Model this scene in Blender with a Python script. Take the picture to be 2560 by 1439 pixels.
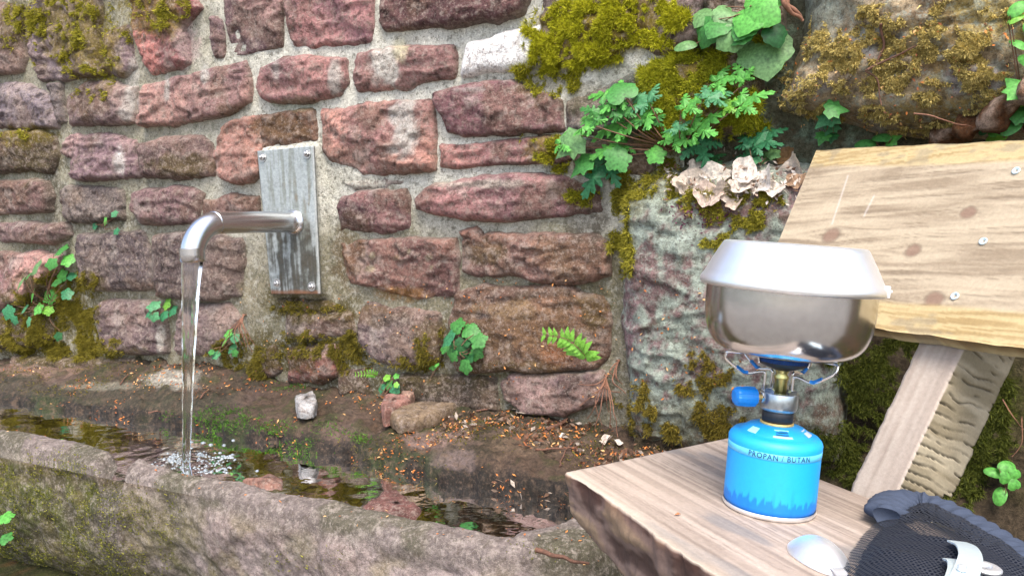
import bpy, bmesh, math, random
import numpy as np
from mathutils import Vector, Matrix, Quaternion

for o in list(bpy.data.objects): bpy.data.objects.remove(o)
SC = bpy.context.scene
COL = SC.collection
RND = random.Random(7)
NR = np.random.default_rng(11)

# ------------------------------------------------------------------ camera, sky, sun, exposure
FPX, PITCH, HC = 2000.0, math.radians(6.0), 0.86
cam = bpy.data.objects.new('camera', bpy.data.cameras.new('camera'))
COL.objects.link(cam)
cam.location = (0, 0, HC)
cam.rotation_euler = (math.radians(90) - PITCH, 0, 0)
cam.data.sensor_width = 36.0
cam.data.lens = FPX / 2560 * 36.0
cam.data.clip_start = 0.02
cam.data.clip_end = 500
SC.camera = cam

SUN_EL, SUN_AZ = math.radians(60), math.radians(176)     # azimuth clockwise from +y (north)
world = bpy.data.worlds.new('World'); SC.world = world
world.use_nodes = True
wn, wl = world.node_tree.nodes, world.node_tree.links
wn.clear()
sky = wn.new('ShaderNodeTexSky'); sky.sky_type = 'NISHITA'; sky.sun_disc = False
sky.sun_elevation = SUN_EL; sky.sun_rotation = SUN_AZ
sky.air_density = 1.0; sky.dust_density = 4.0; sky.ozone_density = 0.6
bg = wn.new('ShaderNodeBackground'); bg.inputs['Strength'].default_value = 0.15
wo = wn.new('ShaderNodeOutputWorld')
wl.new(sky.outputs[0], bg.inputs[0]); wl.new(bg.outputs[0], wo.inputs[0])
sun = bpy.data.objects.new('sun', bpy.data.lights.new('sun', 'SUN')); COL.objects.link(sun)
sun.data.energy = 1.2; sun.data.angle = math.radians(28); sun.data.color = (1.0, 0.96, 0.88)
sd = Vector((math.sin(SUN_AZ) * math.cos(SUN_EL), math.cos(SUN_AZ) * math.cos(SUN_EL), math.sin(SUN_EL)))
sun.rotation_euler = sd.to_track_quat('Z', 'Y').to_euler()
sun.location = (0, -3, 6)
SC.view_settings.view_transform = 'Standard'; SC.view_settings.look = 'None'
SC.view_settings.gamma = 1.0; SC.view_settings.use_curve_mapping = False
SC.view_settings.exposure = 1.6

# ------------------------------------------------------------------ pixel rays and the wall frame
RX = np.array([1.0, 0, 0]); UPC = np.array([0, math.sin(PITCH), math.cos(PITCH)])
FW = np.array([0, math.cos(PITCH), -math.sin(PITCH)]); CAM = np.array([0, 0, HC])
def A(*v): return np.array(v, float)
def nrm(v): v = np.asarray(v, float); return v / np.linalg.norm(v)
def ray(x, y):
    x = np.asarray(x, float)[..., None]; y = np.asarray(y, float)[..., None]
    return (x - 1280) / FPX * RX + (720 - y) / FPX * UPC + FW
TW = nrm(A(.912, -.41, 0)); NW = A(TW[1], -TW[0], 0); ZW = A(0, 0, 1)
P0 = CAM + ray(735, 555) * 2.05; P0[2] = 0
def wpx(x, y, w=0.0):                       # pixel -> point on the wall plane pushed out by w
    d = ray(x, y); t = ((P0 - CAM) @ NW + w) / (d @ NW)
    return CAM + d * np.asarray(t)[..., None]
def wsz(x, y, w=0.0):
    p = wpx(x, y, w); return (p - P0) @ TW, p[..., 2]
def W(s, z, w):
    s, z, w = np.broadcast_arrays(np.asarray(s, float), np.asarray(z, float), np.asarray(w, float))
    return P0 + s[..., None] * TW + z[..., None] * ZW + w[..., None] * NW
def swz(p): q = np.asarray(p) - P0; return q @ TW, q @ NW, np.asarray(p)[..., 2]
def zpx(x, y, z):                           # pixel -> point on the level plane z
    d = ray(x, y); t = (np.asarray(z) - HC) / d[..., 2]; return CAM + d * np.asarray(t)[..., None]
def topx(p):
    q = p - CAM; dz = q @ FW
    return 1280 + FPX * (q @ RX) / dz, 720 - FPX * (q @ UPC) / dz

# ------------------------------------------------------------------ noise
def _h(ix, iy, iz, seed):
    n = (ix * 374761393 + iy * 668265263 + iz * 2147483647 + seed * 1274126177) & 0xFFFFFFFF
    n = ((n ^ (n >> 13)) * 1274126177) & 0xFFFFFFFF
    n = ((n ^ (n >> 16)) * 2246822519) & 0xFFFFFFFF
    n = n ^ (n >> 15)
    return (n & 0xFFFFFF) / float(0xFFFFFF)
def vn(p, seed=0):
    p = np.asarray(p, float); i = np.floor(p).astype(np.int64); f = p - i; u = f * f * (3 - 2 * f)
    r = 0
    for dx in (0, 1):
        for dy in (0, 1):
            for dz in (0, 1):
                wgt = (u[..., 0] if dx else 1 - u[..., 0]) * (u[..., 1] if dy else 1 - u[..., 1]) * (u[..., 2] if dz else 1 - u[..., 2])
                r = r + wgt * _h(i[..., 0] + dx, i[..., 1] + dy, i[..., 2] + dz, seed)
    return r
def fbm(p, f, octs=4, seed=0, gain=.5):
    r = 0; a = 1.0; t = 0
    p = np.asarray(p, float) * f + 17.3
    for k in range(octs):
        r = r + a * vn(p, seed + k * 13); t += a; a *= gain; p = p * 2.03 + 5.1
    return r / t
def sst(a, b, x): t = np.clip((x - a) / (b - a), 0, 1); return t * t * (3 - 2 * t)
def S(r, g, b):
    c = np.array([r, g, b], float) / 255
    return np.where(c <= .04045, c / 12.92, ((c + .055) / 1.055) ** 2.4)
def mixc(a, b, t): t = np.asarray(t)[..., None]; return a * (1 - t) + b * t

# ------------------------------------------------------------------ materials
def nodes(name):
    m = bpy.data.materials.new(name); m.use_nodes = True
    return m, m.node_tree.nodes, m.node_tree.links, m.node_tree.nodes['Principled BSDF']
def mat_painted(name, rough=.9, var=.35, scale=160., bump=.5, bdist=.003, spec=.25, fine=700., metallic=0.0, mott=0.0, light=(150, 146, 132), dark=(62, 52, 42)):
    m, n, l, b = nodes(name)
    at = n.new('ShaderNodeAttribute'); at.attribute_name = 'Col'
    ge = n.new('ShaderNodeNewGeometry')
    n1 = n.new('ShaderNodeTexNoise'); n1.inputs['Scale'].default_value = scale; n1.inputs['Detail'].default_value = 6; n1.inputs['Roughness'].default_value = .65
    n2 = n.new('ShaderNodeTexNoise'); n2.inputs['Scale'].default_value = fine; n2.inputs['Detail'].default_value = 3
    for q in (n1, n2): l.new(ge.outputs['Position'], q.inputs['Vector'])
    r1 = n.new('ShaderNodeMapRange'); r1.inputs[1].default_value = .3; r1.inputs[2].default_value = .7
    r1.inputs[3].default_value = 1 - var; r1.inputs[4].default_value = 1 + var
    l.new(n1.outputs['Fac'], r1.inputs[0])
    r2 = n.new('ShaderNodeMapRange'); r2.inputs[1].default_value = .3; r2.inputs[2].default_value = .7
    r2.inputs[3].default_value = 1 - var * .5; r2.inputs[4].default_value = 1 + var * .5
    l.new(n2.outputs['Fac'], r2.inputs[0])
    mu = n.new('ShaderNodeMath'); mu.operation = 'MULTIPLY'; l.new(r1.outputs[0], mu.inputs[0]); l.new(r2.outputs[0], mu.inputs[1])
    vm = n.new('ShaderNodeVectorMath'); vm.operation = 'SCALE'
    l.new(at.outputs['Color'], vm.inputs[0]); l.new(mu.outputs[0], vm.inputs['Scale'])
    out = vm.outputs[0]
    if mott:                                     # patina: pale crusts and dark specks with shapes of their own
        for sc, lo_, hi_, c_, k in ((55., .51, .62, light, .75), (170., .53, .62, light, .7), (85., .53, .61, dark, .8), (280., .54, .62, dark, .8)):
            nz = n.new('ShaderNodeTexNoise'); nz.inputs['Scale'].default_value = sc; nz.inputs['Detail'].default_value = 9; nz.inputs['Roughness'].default_value = .72
            mpp = n.new('ShaderNodeMapping'); mpp.inputs['Location'].default_value = (sc, sc * .3, 1.7); l.new(ge.outputs['Position'], mpp.inputs[0]); l.new(mpp.outputs[0], nz.inputs['Vector'])
            mr = n.new('ShaderNodeMapRange'); mr.inputs[1].default_value = lo_; mr.inputs[2].default_value = hi_; mr.inputs[3].default_value = 0; mr.inputs[4].default_value = k * mott; l.new(nz.outputs['Fac'], mr.inputs[0])
            mx = n.new('ShaderNodeMix'); mx.data_type = 'RGBA'; mx.inputs[7].default_value = (*(S(*c_) * .68), 1); l.new(mr.outputs[0], mx.inputs[0]); l.new(out, mx.inputs[6]); out = mx.outputs[2]
    l.new(out, b.inputs['Base Color'])
    ad = n.new('ShaderNodeMath'); ad.operation = 'MULTIPLY_ADD'; ad.inputs[1].default_value = .4
    l.new(n2.outputs['Fac'], ad.inputs[0]); l.new(n1.outputs['Fac'], ad.inputs[2])
    bp = n.new('ShaderNodeBump'); bp.inputs['Strength'].default_value = bump; bp.inputs['Distance'].default_value = bdist
    l.new(ad.outputs[0], bp.inputs['Height']); l.new(bp.outputs[0], b.inputs['Normal'])
    b.inputs['Roughness'].default_value = rough; b.inputs['Specular IOR Level'].default_value = spec
    b.inputs['Metallic'].default_value = metallic
    return m
def mat_plain(name, col, rough=.5, metallic=0.0, spec=.5, bump=0, bscale=300., aniso=0, var=.15):
    m, n, l, b = nodes(name)
    ge = n.new('ShaderNodeNewGeometry')
    nz = n.new('ShaderNodeTexNoise'); nz.inputs['Scale'].default_value = bscale; nz.inputs['Detail'].default_value = 5
    l.new(ge.outputs['Position'], nz.inputs['Vector'])
    mr = n.new('ShaderNodeMapRange'); mr.inputs[1].default_value = .3; mr.inputs[2].default_value = .7; mr.inputs[3].default_value = 1 - var; mr.inputs[4].default_value = 1 + var
    l.new(nz.outputs['Fac'], mr.inputs[0])
    vm = n.new('ShaderNodeVectorMath'); vm.operation = 'SCALE'; vm.inputs[0].default_value = tuple(col)
    l.new(mr.outputs[0], vm.inputs['Scale']); l.new(vm.outputs[0], b.inputs['Base Color'])
    b.inputs['Roughness'].default_value = rough; b.inputs['Metallic'].default_value = metallic
    b.inputs['Specular IOR Level'].default_value = spec
    if bump:
        bp = n.new('ShaderNodeBump'); bp.inputs['Strength'].default_value = bump; bp.inputs['Distance'].default_value = .001
        l.new(nz.outputs['Fac'], bp.inputs['Height']); l.new(bp.outputs[0], b.inputs['Normal'])
    return m
def mat_leaf(name, transl=.35, rough=.5):
    m, n, l, b = nodes(name)
    at = n.new('ShaderNodeAttribute'); at.attribute_name = 'Col'
    ge = n.new('ShaderNodeNewGeometry')
    nz = n.new('ShaderNodeTexNoise'); nz.inputs['Scale'].default_value = 180; nz.inputs['Detail'].default_value = 3
    l.new(ge.outputs['Position'], nz.inputs['Vector'])
    mr = n.new('ShaderNodeMapRange'); mr.inputs[1].default_value = .3; mr.inputs[2].default_value = .7; mr.inputs[3].default_value = .62; mr.inputs[4].default_value = 1.3
    l.new(nz.outputs['Fac'], mr.inputs[0])
    vm = n.new('ShaderNodeVectorMath'); vm.operation = 'SCALE'; l.new(at.outputs['Color'], vm.inputs[0]); l.new(mr.outputs[0], vm.inputs['Scale'])
    l.new(vm.outputs[0], b.inputs['Base Color']); b.inputs['Roughness'].default_value = rough; b.inputs['Specular IOR Level'].default_value = .3
    tr = n.new('ShaderNodeBsdfTranslucent'); l.new(vm.outputs[0], tr.inputs[0])
    mx = n.new('ShaderNodeMixShader'); mx.inputs[0].default_value = transl
    l.new(b.outputs[0], mx.inputs[1]); l.new(tr.outputs[0], mx.inputs[2])
    l.new(mx.outputs[0], n['Material Output'].inputs['Surface'])
    return m
def mat_water_surface():
    m, n, l, b = nodes('trough_water'); n.remove(b)
    tr = n.new('ShaderNodeBsdfTransparent'); tr.inputs[0].default_value = (.88, .80, .68, 1)
    gl = n.new('ShaderNodeBsdfGlossy'); gl.inputs['Roughness'].default_value = .03; gl.inputs[0].default_value = (1, 1, 1, 1)
    fr = n.new('ShaderNodeFresnel'); fr.inputs[0].default_value = 1.33
    ge = n.new('ShaderNodeNewGeometry'); nz = n.new('ShaderNodeTexNoise'); nz.inputs['Scale'].default_value = 30; nz.inputs['Detail'].default_value = 2
    l.new(ge.outputs['Position'], nz.inputs['Vector'])
    bp = n.new('ShaderNodeBump'); bp.inputs['Strength'].default_value = .22; bp.inputs['Distance'].default_value = .004
    l.new(nz.outputs['Fac'], bp.inputs['Height']); l.new(bp.outputs[0], gl.inputs['Normal']); l.new(bp.outputs[0], fr.inputs['Normal'])
    mx = n.new('ShaderNodeMixShader'); l.new(fr.outputs[0], mx.inputs[0]); l.new(tr.outputs[0], mx.inputs[1]); l.new(gl.outputs[0], mx.inputs[2])
    l.new(mx.outputs[0], n['Material Output'].inputs['Surface'])
    return m
M = {}
ALB = .68
M['rock'] = mat_painted('sandstone', .92, .36, 130, .9, .007, mott=.72, light=(186, 170, 158), dark=(84, 62, 54))
M['mortar'] = mat_painted('mortar', .95, .34, 150, .9, .005, mott=.75, light=(198, 196, 184), dark=(84, 80, 64))
M['boulder'] = mat_painted('lichen_rock', .95, .42, 110, .8, .005, mott=.7, light=(172, 184, 172), dark=(70, 60, 50))
M['soil'] = mat_painted('soil', .95, .5, 120, .9, .008, .15, mott=.5, light=(110, 96, 76), dark=(36, 32, 22))
M['wet'] = mat_painted('damp_stone', .7, .45, 140, .8, .006, .3, mott=.6, light=(122, 100, 82), dark=(30, 26, 20))
M['trough'] = mat_painted('trough_stone', .93, .38, 110, .8, .004, mott=.6, light=(190, 178, 168), dark=(76, 66, 54))
M['moss'] = mat_leaf('moss', .25, .8)
M['leaf'] = mat_leaf('leaf', .3, .45)
M['dry'] = mat_leaf('dry_leaf', .3, .7)
M['wood'] = mat_painted('wood', .72, .10, 220, .3, .0015, .3, 900.)
M['plate'] = mat_painted('weathered_steel', .45, .25, 120, .3, .001, .5, 500., metallic=.35)
M['pipe'] = mat_plain('brushed_steel', (.62, .62, .63), .27, 1.0, bump=.05, bscale=900, var=.06)
M['bolt'] = mat_plain('bolt_steel', (.5, .5, .5), .35, 1.0)
M['pot'] = mat_plain('stainless_pot', (.60, .60, .61), .17, 1.0, bump=.02, bscale=120, var=.06)
M['alu'] = mat_plain('aluminium_lid', (.93, .94, .95), .44, 1.0, bump=.03, bscale=60, var=.03)
M['chrome'] = mat_plain('chrome_wire', (.75, .75, .76), .15, 1.0, var=.03)
M['zinc'] = mat_plain('zinc_body', (.42, .47, .50), .30, .9, bump=.1, bscale=200)
M['brass'] = mat_plain('brass', (.55, .52, .22), .3, 1.0)
M['gold'] = mat_plain('gold_ring', (.75, .55, .2), .35, .6)
M['black'] = mat_plain('black_plastic', (.012, .016, .022), .5)
M['blue'] = mat_plain('blue_plastic', S(10, 120, 205), .45, var=.05)
M['bluepaint'] = mat_painted('blue_paint', .5, .04, 200, .05, .0005, .5, 500.)
M['bluemesh'] = mat_plain('blue_burner_coating', S(10, 60, 125), .5, .4, bump=.6, bscale=900, var=.5)  # mottled dark blue surface of the burner mesh
M['cloth'] = mat_plain('navy_cloth', S(58, 66, 82), .85, bump=.3, bscale=900, var=.12, spec=.2)
M['spoon'] = mat_plain('spoon_steel', (.95, .95, .96), .5, 1.0, var=.03)
M['grip'] = mat_plain('gripper_steel', (.72, .85, .90), .38, .7, var=.05)
M['twig'] = mat_plain('twig_bark', S(95, 66, 52), .9, bump=.5, bscale=300, var=.35)
M['root'] = mat_plain('dry_root', S(120, 84, 66), .9, bump=.4, bscale=300, var=.3)
M['stem'] = mat_plain('plant_stem', S(105, 75, 55), .7, var=.3)
M['water'] = mat_water_surface()
def mat_glass():
    m, n, l, b = nodes('running_water')
    b.inputs['Base Color'].default_value = (.95, .97, .97, 1); b.inputs['Transmission Weight'].default_value = 1
    b.inputs['Roughness'].default_value = .04; b.inputs['IOR'].default_value = 1.33
    nz = n.new('ShaderNodeTexNoise'); nz.inputs['Scale'].default_value = 1.0; nz.inputs['Detail'].default_value = 3
    tc = n.new('ShaderNodeTexCoord'); mp = n.new('ShaderNodeMapping'); mp.inputs['Scale'].default_value = (170, 170, 9)
    l.new(tc.outputs['Object'], mp.inputs[0]); l.new(mp.outputs[0], nz.inputs['Vector'])
    bp = n.new('ShaderNodeBump'); bp.inputs['Strength'].default_value = .5; bp.inputs['Distance'].default_value = .004
    l.new(nz.outputs['Fac'], bp.inputs['Height']); l.new(bp.outputs[0], b.inputs['Normal'])
    return m
M['stream'] = mat_glass()
M['foam'] = mat_plain('foam', (.20, .23, .25), .15, spec=.6)

# ------------------------------------------------------------------ object helpers
def tag(o, label=None, cat=None, group=None, kind=None):
    if label: o['label'] = label
    if cat: o['category'] = cat
    if group: o['group'] = group
    if kind: o['kind'] = kind
    return o
def empty(name, loc=(0, 0, 0), rot=None, parent=None):
    o = bpy.data.objects.new(name, None); COL.objects.link(o); o.empty_display_size = .05
    o.location = Vector(loc)
    if rot is not None: o.rotation_mode = 'QUATERNION'; o.rotation_quaternion = rot
    if parent: o.parent = parent
    return o
def raw_mesh(name, V, F, mat=None, col=None, smooth=True, uv=None):
    V = np.asarray(V, float); me = bpy.data.meshes.new(name)
    if isinstance(F, np.ndarray):
        k = F.shape[1]; m = len(F)
        me.vertices.add(len(V)); me.vertices.foreach_set('co', V.astype(np.float32).ravel())
        me.loops.add(m * k); me.loops.foreach_set('vertex_index', F.astype(np.int32).ravel())
        me.polygons.add(m); me.polygons.foreach_set('loop_start', np.arange(0, m * k, k, dtype=np.int32))
        me.update(calc_edges=True)
    else:
        me.from_pydata([tuple(v) for v in V], [], [tuple(f) for f in F])
    if col is not None:
        a = me.attributes.new('Col', 'FLOAT_COLOR', 'POINT')
        c = np.ones((len(V), 4), np.float32); c[:, :3] = np.clip(np.broadcast_to(col, (len(V), 3)) * ALB, 0, 1)
        a.data.foreach_set('color', c.ravel())
    if uv is not None:
        u = me.uv_layers.new(name='UVMap'); li = np.zeros(len(me.loops), np.int32); me.loops.foreach_get('vertex_index', li)
        u.data.foreach_set('uv', np.asarray(uv, np.float32)[li].ravel())
    if smooth: me.polygons.foreach_set('use_smooth', np.ones(len(me.polygons), bool))
    if mat: me.materials.append(mat)
    return me
def mesh_obj(name, V, F, mat, parent=None, col=None, smooth=True, local=False, uv=None, center=True):
    """V in world space unless local=True (then in the parent's own space)."""
    V = np.asarray(V, float); off = np.zeros(3)
    if center:
        off = (V.max(0) + V.min(0)) / 2
        if not parent: off[2] = V[:, 2].min()
    me = raw_mesh(name, V - off, F, mat, col, smooth, uv)
    o = bpy.data.objects.new(name, me); COL.objects.link(o)
    if parent:
        o.parent = parent
        o.location = Vector(off) if local else Vector(off - np.array(parent.location))
    else: o.location = Vector(off)
    return o
def gridF(nu, nv, wrap=False):
    a = np.arange(nu * nv).reshape(nu, nv)
    if wrap: a = np.concatenate([a, a[:, :1]], 1)
    return np.stack([a[:-1, :-1].ravel(), a[1:, :-1].ravel(), a[1:, 1:].ravel(), a[:-1, 1:].ravel()], 1)
def join(parts):
    Vs, Fs, n = [], [], 0
    for V, F in parts:
        Vs.append(np.asarray(V, float)); Fs += [tuple(int(i) + n for i in f) for f in F]; n += len(V)
    return np.concatenate(Vs), Fs
def lathe(prof, n=64, cap0=False, cap1=False, axis_fn=None):
    th = np.linspace(0, 2 * math.pi, n, endpoint=False); pr = np.asarray(prof, float)
    V = np.stack([pr[:, :1] * np.cos(th), pr[:, :1] * np.sin(th), np.repeat(pr[:, 1:2], n, 1)], 2).reshape(-1, 3)
    F = [tuple(f)[::-1] for f in gridF(len(pr), n, True).tolist()]
    if cap0: F.append(tuple(range(n))[::-1])
    if cap1: F.append(tuple(range((len(pr) - 1) * n, len(pr) * n)))
    return V, F
def tube(path, rad, n=8, caps=True):
    P = np.asarray(path, float); m = len(P); R = np.broadcast_to(np.asarray(rad, float), (m,))
    t = np.gradient(P, axis=0); t /= np.linalg.norm(t, axis=1)[:, None] + 1e-12
    up = A(0, 0, 1) if abs(t[0][2]) < .9 else A(1, 0, 0)
    V = []; a = np.cross(t[0], up); a /= np.linalg.norm(a)
    for i in range(m):
        a = a - t[i] * (a @ t[i]); a /= np.linalg.norm(a); b = np.cross(t[i], a)
        th = np.linspace(0, 2 * math.pi, n, endpoint=False)
        V.append(P[i] + R[i] * (np.cos(th)[:, None] * a + np.sin(th)[:, None] * b))
    V = np.concatenate(V); F = gridF(m, n, True).tolist()
    if caps: F.append(list(range(n))[::-1]); F.append(list(range((m - 1) * n, m * n)))
    return V, F
def smoothpath(pts, n=24):
    P = np.asarray(pts, float); m = len(P); E = np.vstack([2 * P[0] - P[1], P, 2 * P[-1] - P[-2]]); out = []
    for u in np.linspace(0, m - 1, n):
        i = min(int(u), m - 2); f = u - i; p0, p1, p2, p3 = E[i:i + 4]
        out.append(.5 * ((2 * p1) + (-p0 + p2) * f + (2 * p0 - 5 * p1 + 4 * p2 - p3) * f * f + (-p0 + 3 * p1 - 3 * p2 + p3) * f ** 3))
    return np.array(out)
def sdist(px, py, poly):
    P = np.asarray(poly, float); Q = np.roll(P, -1, 0); d = np.full(px.shape, 1e9); ins = np.zeros(px.shape, bool)
    for (x0, y0), (x1, y1) in zip(P, Q):
        ex, ey = x1 - x0, y1 - y0; t = np.clip(((px - x0) * ex + (py - y0) * ey) / (ex * ex + ey * ey + 1e-12), 0, 1)
        d = np.minimum(d, np.hypot(px - x0 - t * ex, py - y0 - t * ey))
        ins ^= ((y0 > py) != (y1 > py)) & (px < (x1 - x0) * (py - y0) / ((y1 - y0) if y1 != y0 else 1e-12) + x0)
    return np.where(ins, d, -d)

# ------------------------------------------------------------------ staining that lies on the wall (places given by photo pixels)
# cx, cy, rx, ry, colour, strength
MOSSY = S(128, 112, 30); OLIVE = S(84, 74, 26); BROWN = S(108, 84, 52); PALE = S(198, 194, 186); GRIME = S(72, 64, 54); GREEN = S(92, 108, 62)
STAINS = [
 (1010, 335, 46, 105, PALE, .9), (960, 165, 48, 62, S(212, 208, 198), .95), (1000, 130, 20, 40, S(222, 214, 176), .7), (838, 190, 18, 42, PALE, .85), (512, 185, 13, 26, PALE, .9),
 (300, 395, 20, 44, S(220, 214, 208), .9), (418, 228, 9, 46, PALE, .8), (318, 262, 24, 52, PALE, .7), (402, 845, 14, 46, S(200, 196, 186), .9), (466, 100, 34, 74, S(196, 170, 168), .75),
 (332, 210, 18, 90, PALE, .7), (690, 175, 12, 40, PALE, .6), (215, 150, 12, 26, PALE, .6), (1190, 225, 60, 8, PALE, .5), (900, 455, 70, 22, S(200, 198, 184), .8), (640, 740, 46, 60, S(150, 142, 120), .8),
 (930, 640, 9, 10, S(170, 158, 130), .9), (1022, 628, 8, 9, S(170, 158, 130), .9), (1072, 645, 10, 9, S(170, 158, 130), .9), (925, 672, 12, 10, S(165, 152, 125), .9), (1078, 668, 6, 8, S(170, 158, 130), .9), (990, 645, 12, 9, S(165, 140, 110), .8), (862, 672, 8, 10, S(170, 158, 130), .8),
 (200, 70, 130, 120, MOSSY, .75), (255, 170, 60, 50, MOSSY, .6), (390, 30, 90, 70, MOSSY, .7), (40, 60, 60, 70, OLIVE, .7), (60, 340, 90, 30, MOSSY, .75), (100, 400, 80, 60, OLIVE, .5), (225, 255, 60, 50, BROWN, .5),
 (450, 415, 85, 34, OLIVE, .7), (700, 320, 90, 34, S(98, 74, 44), .75), (580, 275, 60, 20, OLIVE, .5), (740, 260, 70, 20, GREEN, .45), (730, 460, 60, 80, BROWN, .3),
 (110, 790, 150, 110, OLIVE, .85), (210, 740, 60, 70, OLIVE, .8), (60, 870, 140, 40, OLIVE, .7), (180, 890, 180, 35, OLIVE, .75), (680, 880, 150, 60, OLIVE, .8), (580, 940, 90, 50, OLIVE, .7), (800, 770, 120, 40, OLIVE, .8), (700, 745, 60, 50, OLIVE, .65),
 (940, 790, 90, 30, BROWN, .6), (1000, 735, 80, 22, S(150, 108, 40), .6), (870, 640, 45, 90, BROWN, .6), (1080, 860, 60, 80, OLIVE, .55), (1300, 830, 210, 100, BROWN, .55), (1260, 770, 90, 30, S(168, 140, 106), .5), (1250, 920, 180, 30, OLIVE, .5), (1420, 640, 110, 70, BROWN, .5),
 (1210, 630, 60, 36, OLIVE, .5), (880, 560, 60, 40, OLIVE, .35), (860, 780, 40, 50, OLIVE, .5), (1480, 760, 60, 60, OLIVE, .6), (1470, 560, 60, 60, GRIME, .6), (1440, 480, 70, 40, BROWN, .7), (1500, 520, 30, 120, GRIME, .55),
 (1430, 90, 110, 90, MOSSY, .9), (1540, 60, 150, 90, MOSSY, .85), (1380, 200, 90, 60, OLIVE, .6), (1460, 250, 70, 50, S(110, 104, 80), .6), (1360, 370, 60, 40, MOSSY, .7), (1740, 220, 150, 120, MOSSY, .85), (1700, 340, 120, 60, MOSSY, .7), (1560, 200, 60, 50, S(96, 108, 98), .6), (1430, 420, 80, 30, OLIVE, .6),
 (1000, 960, 260, 40, OLIVE, .6), (1120, 985, 130, 40, GRIME, .6), (880, 960, 70, 50, GRIME, .5), (300, 560, 80, 26, S(96, 92, 78), .5), (130, 480, 30, 120, GRIME, .6), (230, 550, 120, 18, GRIME, .5), (780, 860, 90, 20, GRIME, .5),
 (1210, 790, 24, 12, S(60, 58, 60), .7), (1260, 748, 22, 12, S(64, 60, 58), .6), (1330, 735, 60, 12, S(64, 60, 54), .6), (980, 800, 60, 24, S(84, 78, 74), .5), (1390, 880, 60, 40, S(150, 96, 56), .5), (1200, 460, 160, 12, S(196, 192, 176), .6),
]
def stain(col, p, seed=3, amount=1.0):
    x, y = topx(p); n1 = fbm(p, 26, 4, 91); n2 = fbm(p, 70, 3, 57)
    nn = .65 * n1 + .35 * n2
    for cx, cy, rx, ry, c, a in STAINS:
        sel = (abs(x - cx) < rx * 1.6) & (abs(y - cy) < ry * 1.6)
        if not sel.any(): continue
        q = np.hypot((x[sel] - cx) / rx, (y[sel] - cy) / ry) + (nn[sel] - .5) * 1.9
        m = (1 - sst(.55, 1.05, q)) * a * amount
        v = .75 + .5 * n2[sel]
        col[sel] = mixc(col[sel], c * v[:, None], m)
    return col

# master relief of the wall face: w at every (s, z), kept for seating moss, plants and litter
MS0, MZ0, MST = -2.30, .05, .005
MH = np.full((1010, 400), -.03)
def write_master(s, z, w):
    i = np.round((s - MS0) / MST).astype(int); j = np.round((z - MZ0) / MST).astype(int)
    ok = (i >= 0) & (j >= 0) & (i < MH.shape[0]) & (j < MH.shape[1])
    np.maximum.at(MH, (i[ok], j[ok]), w[ok])
def relief(s, z):
    i = np.clip(np.round((np.asarray(s) - MS0) / MST).astype(int), 1, MH.shape[0] - 2); j = np.clip(np.round((np.asarray(z) - MZ0) / MST).astype(int), 1, MH.shape[1] - 2)
    return np.maximum(np.maximum(MH[i, j], MH[i + 1, j]), np.maximum(MH[i, j + 1], MH[i - 1, j - 1]))
def surf(x, y, extra=0.0):
    """point of the wall face seen at a photo pixel (a few steps of refinement onto the relief)"""
    w = .01
    for _ in range(5):
        s, z = wsz(x, y, w); w = .5 * w + .5 * float(relief(s, z))
    return wpx(x, y, w + extra)

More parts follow.
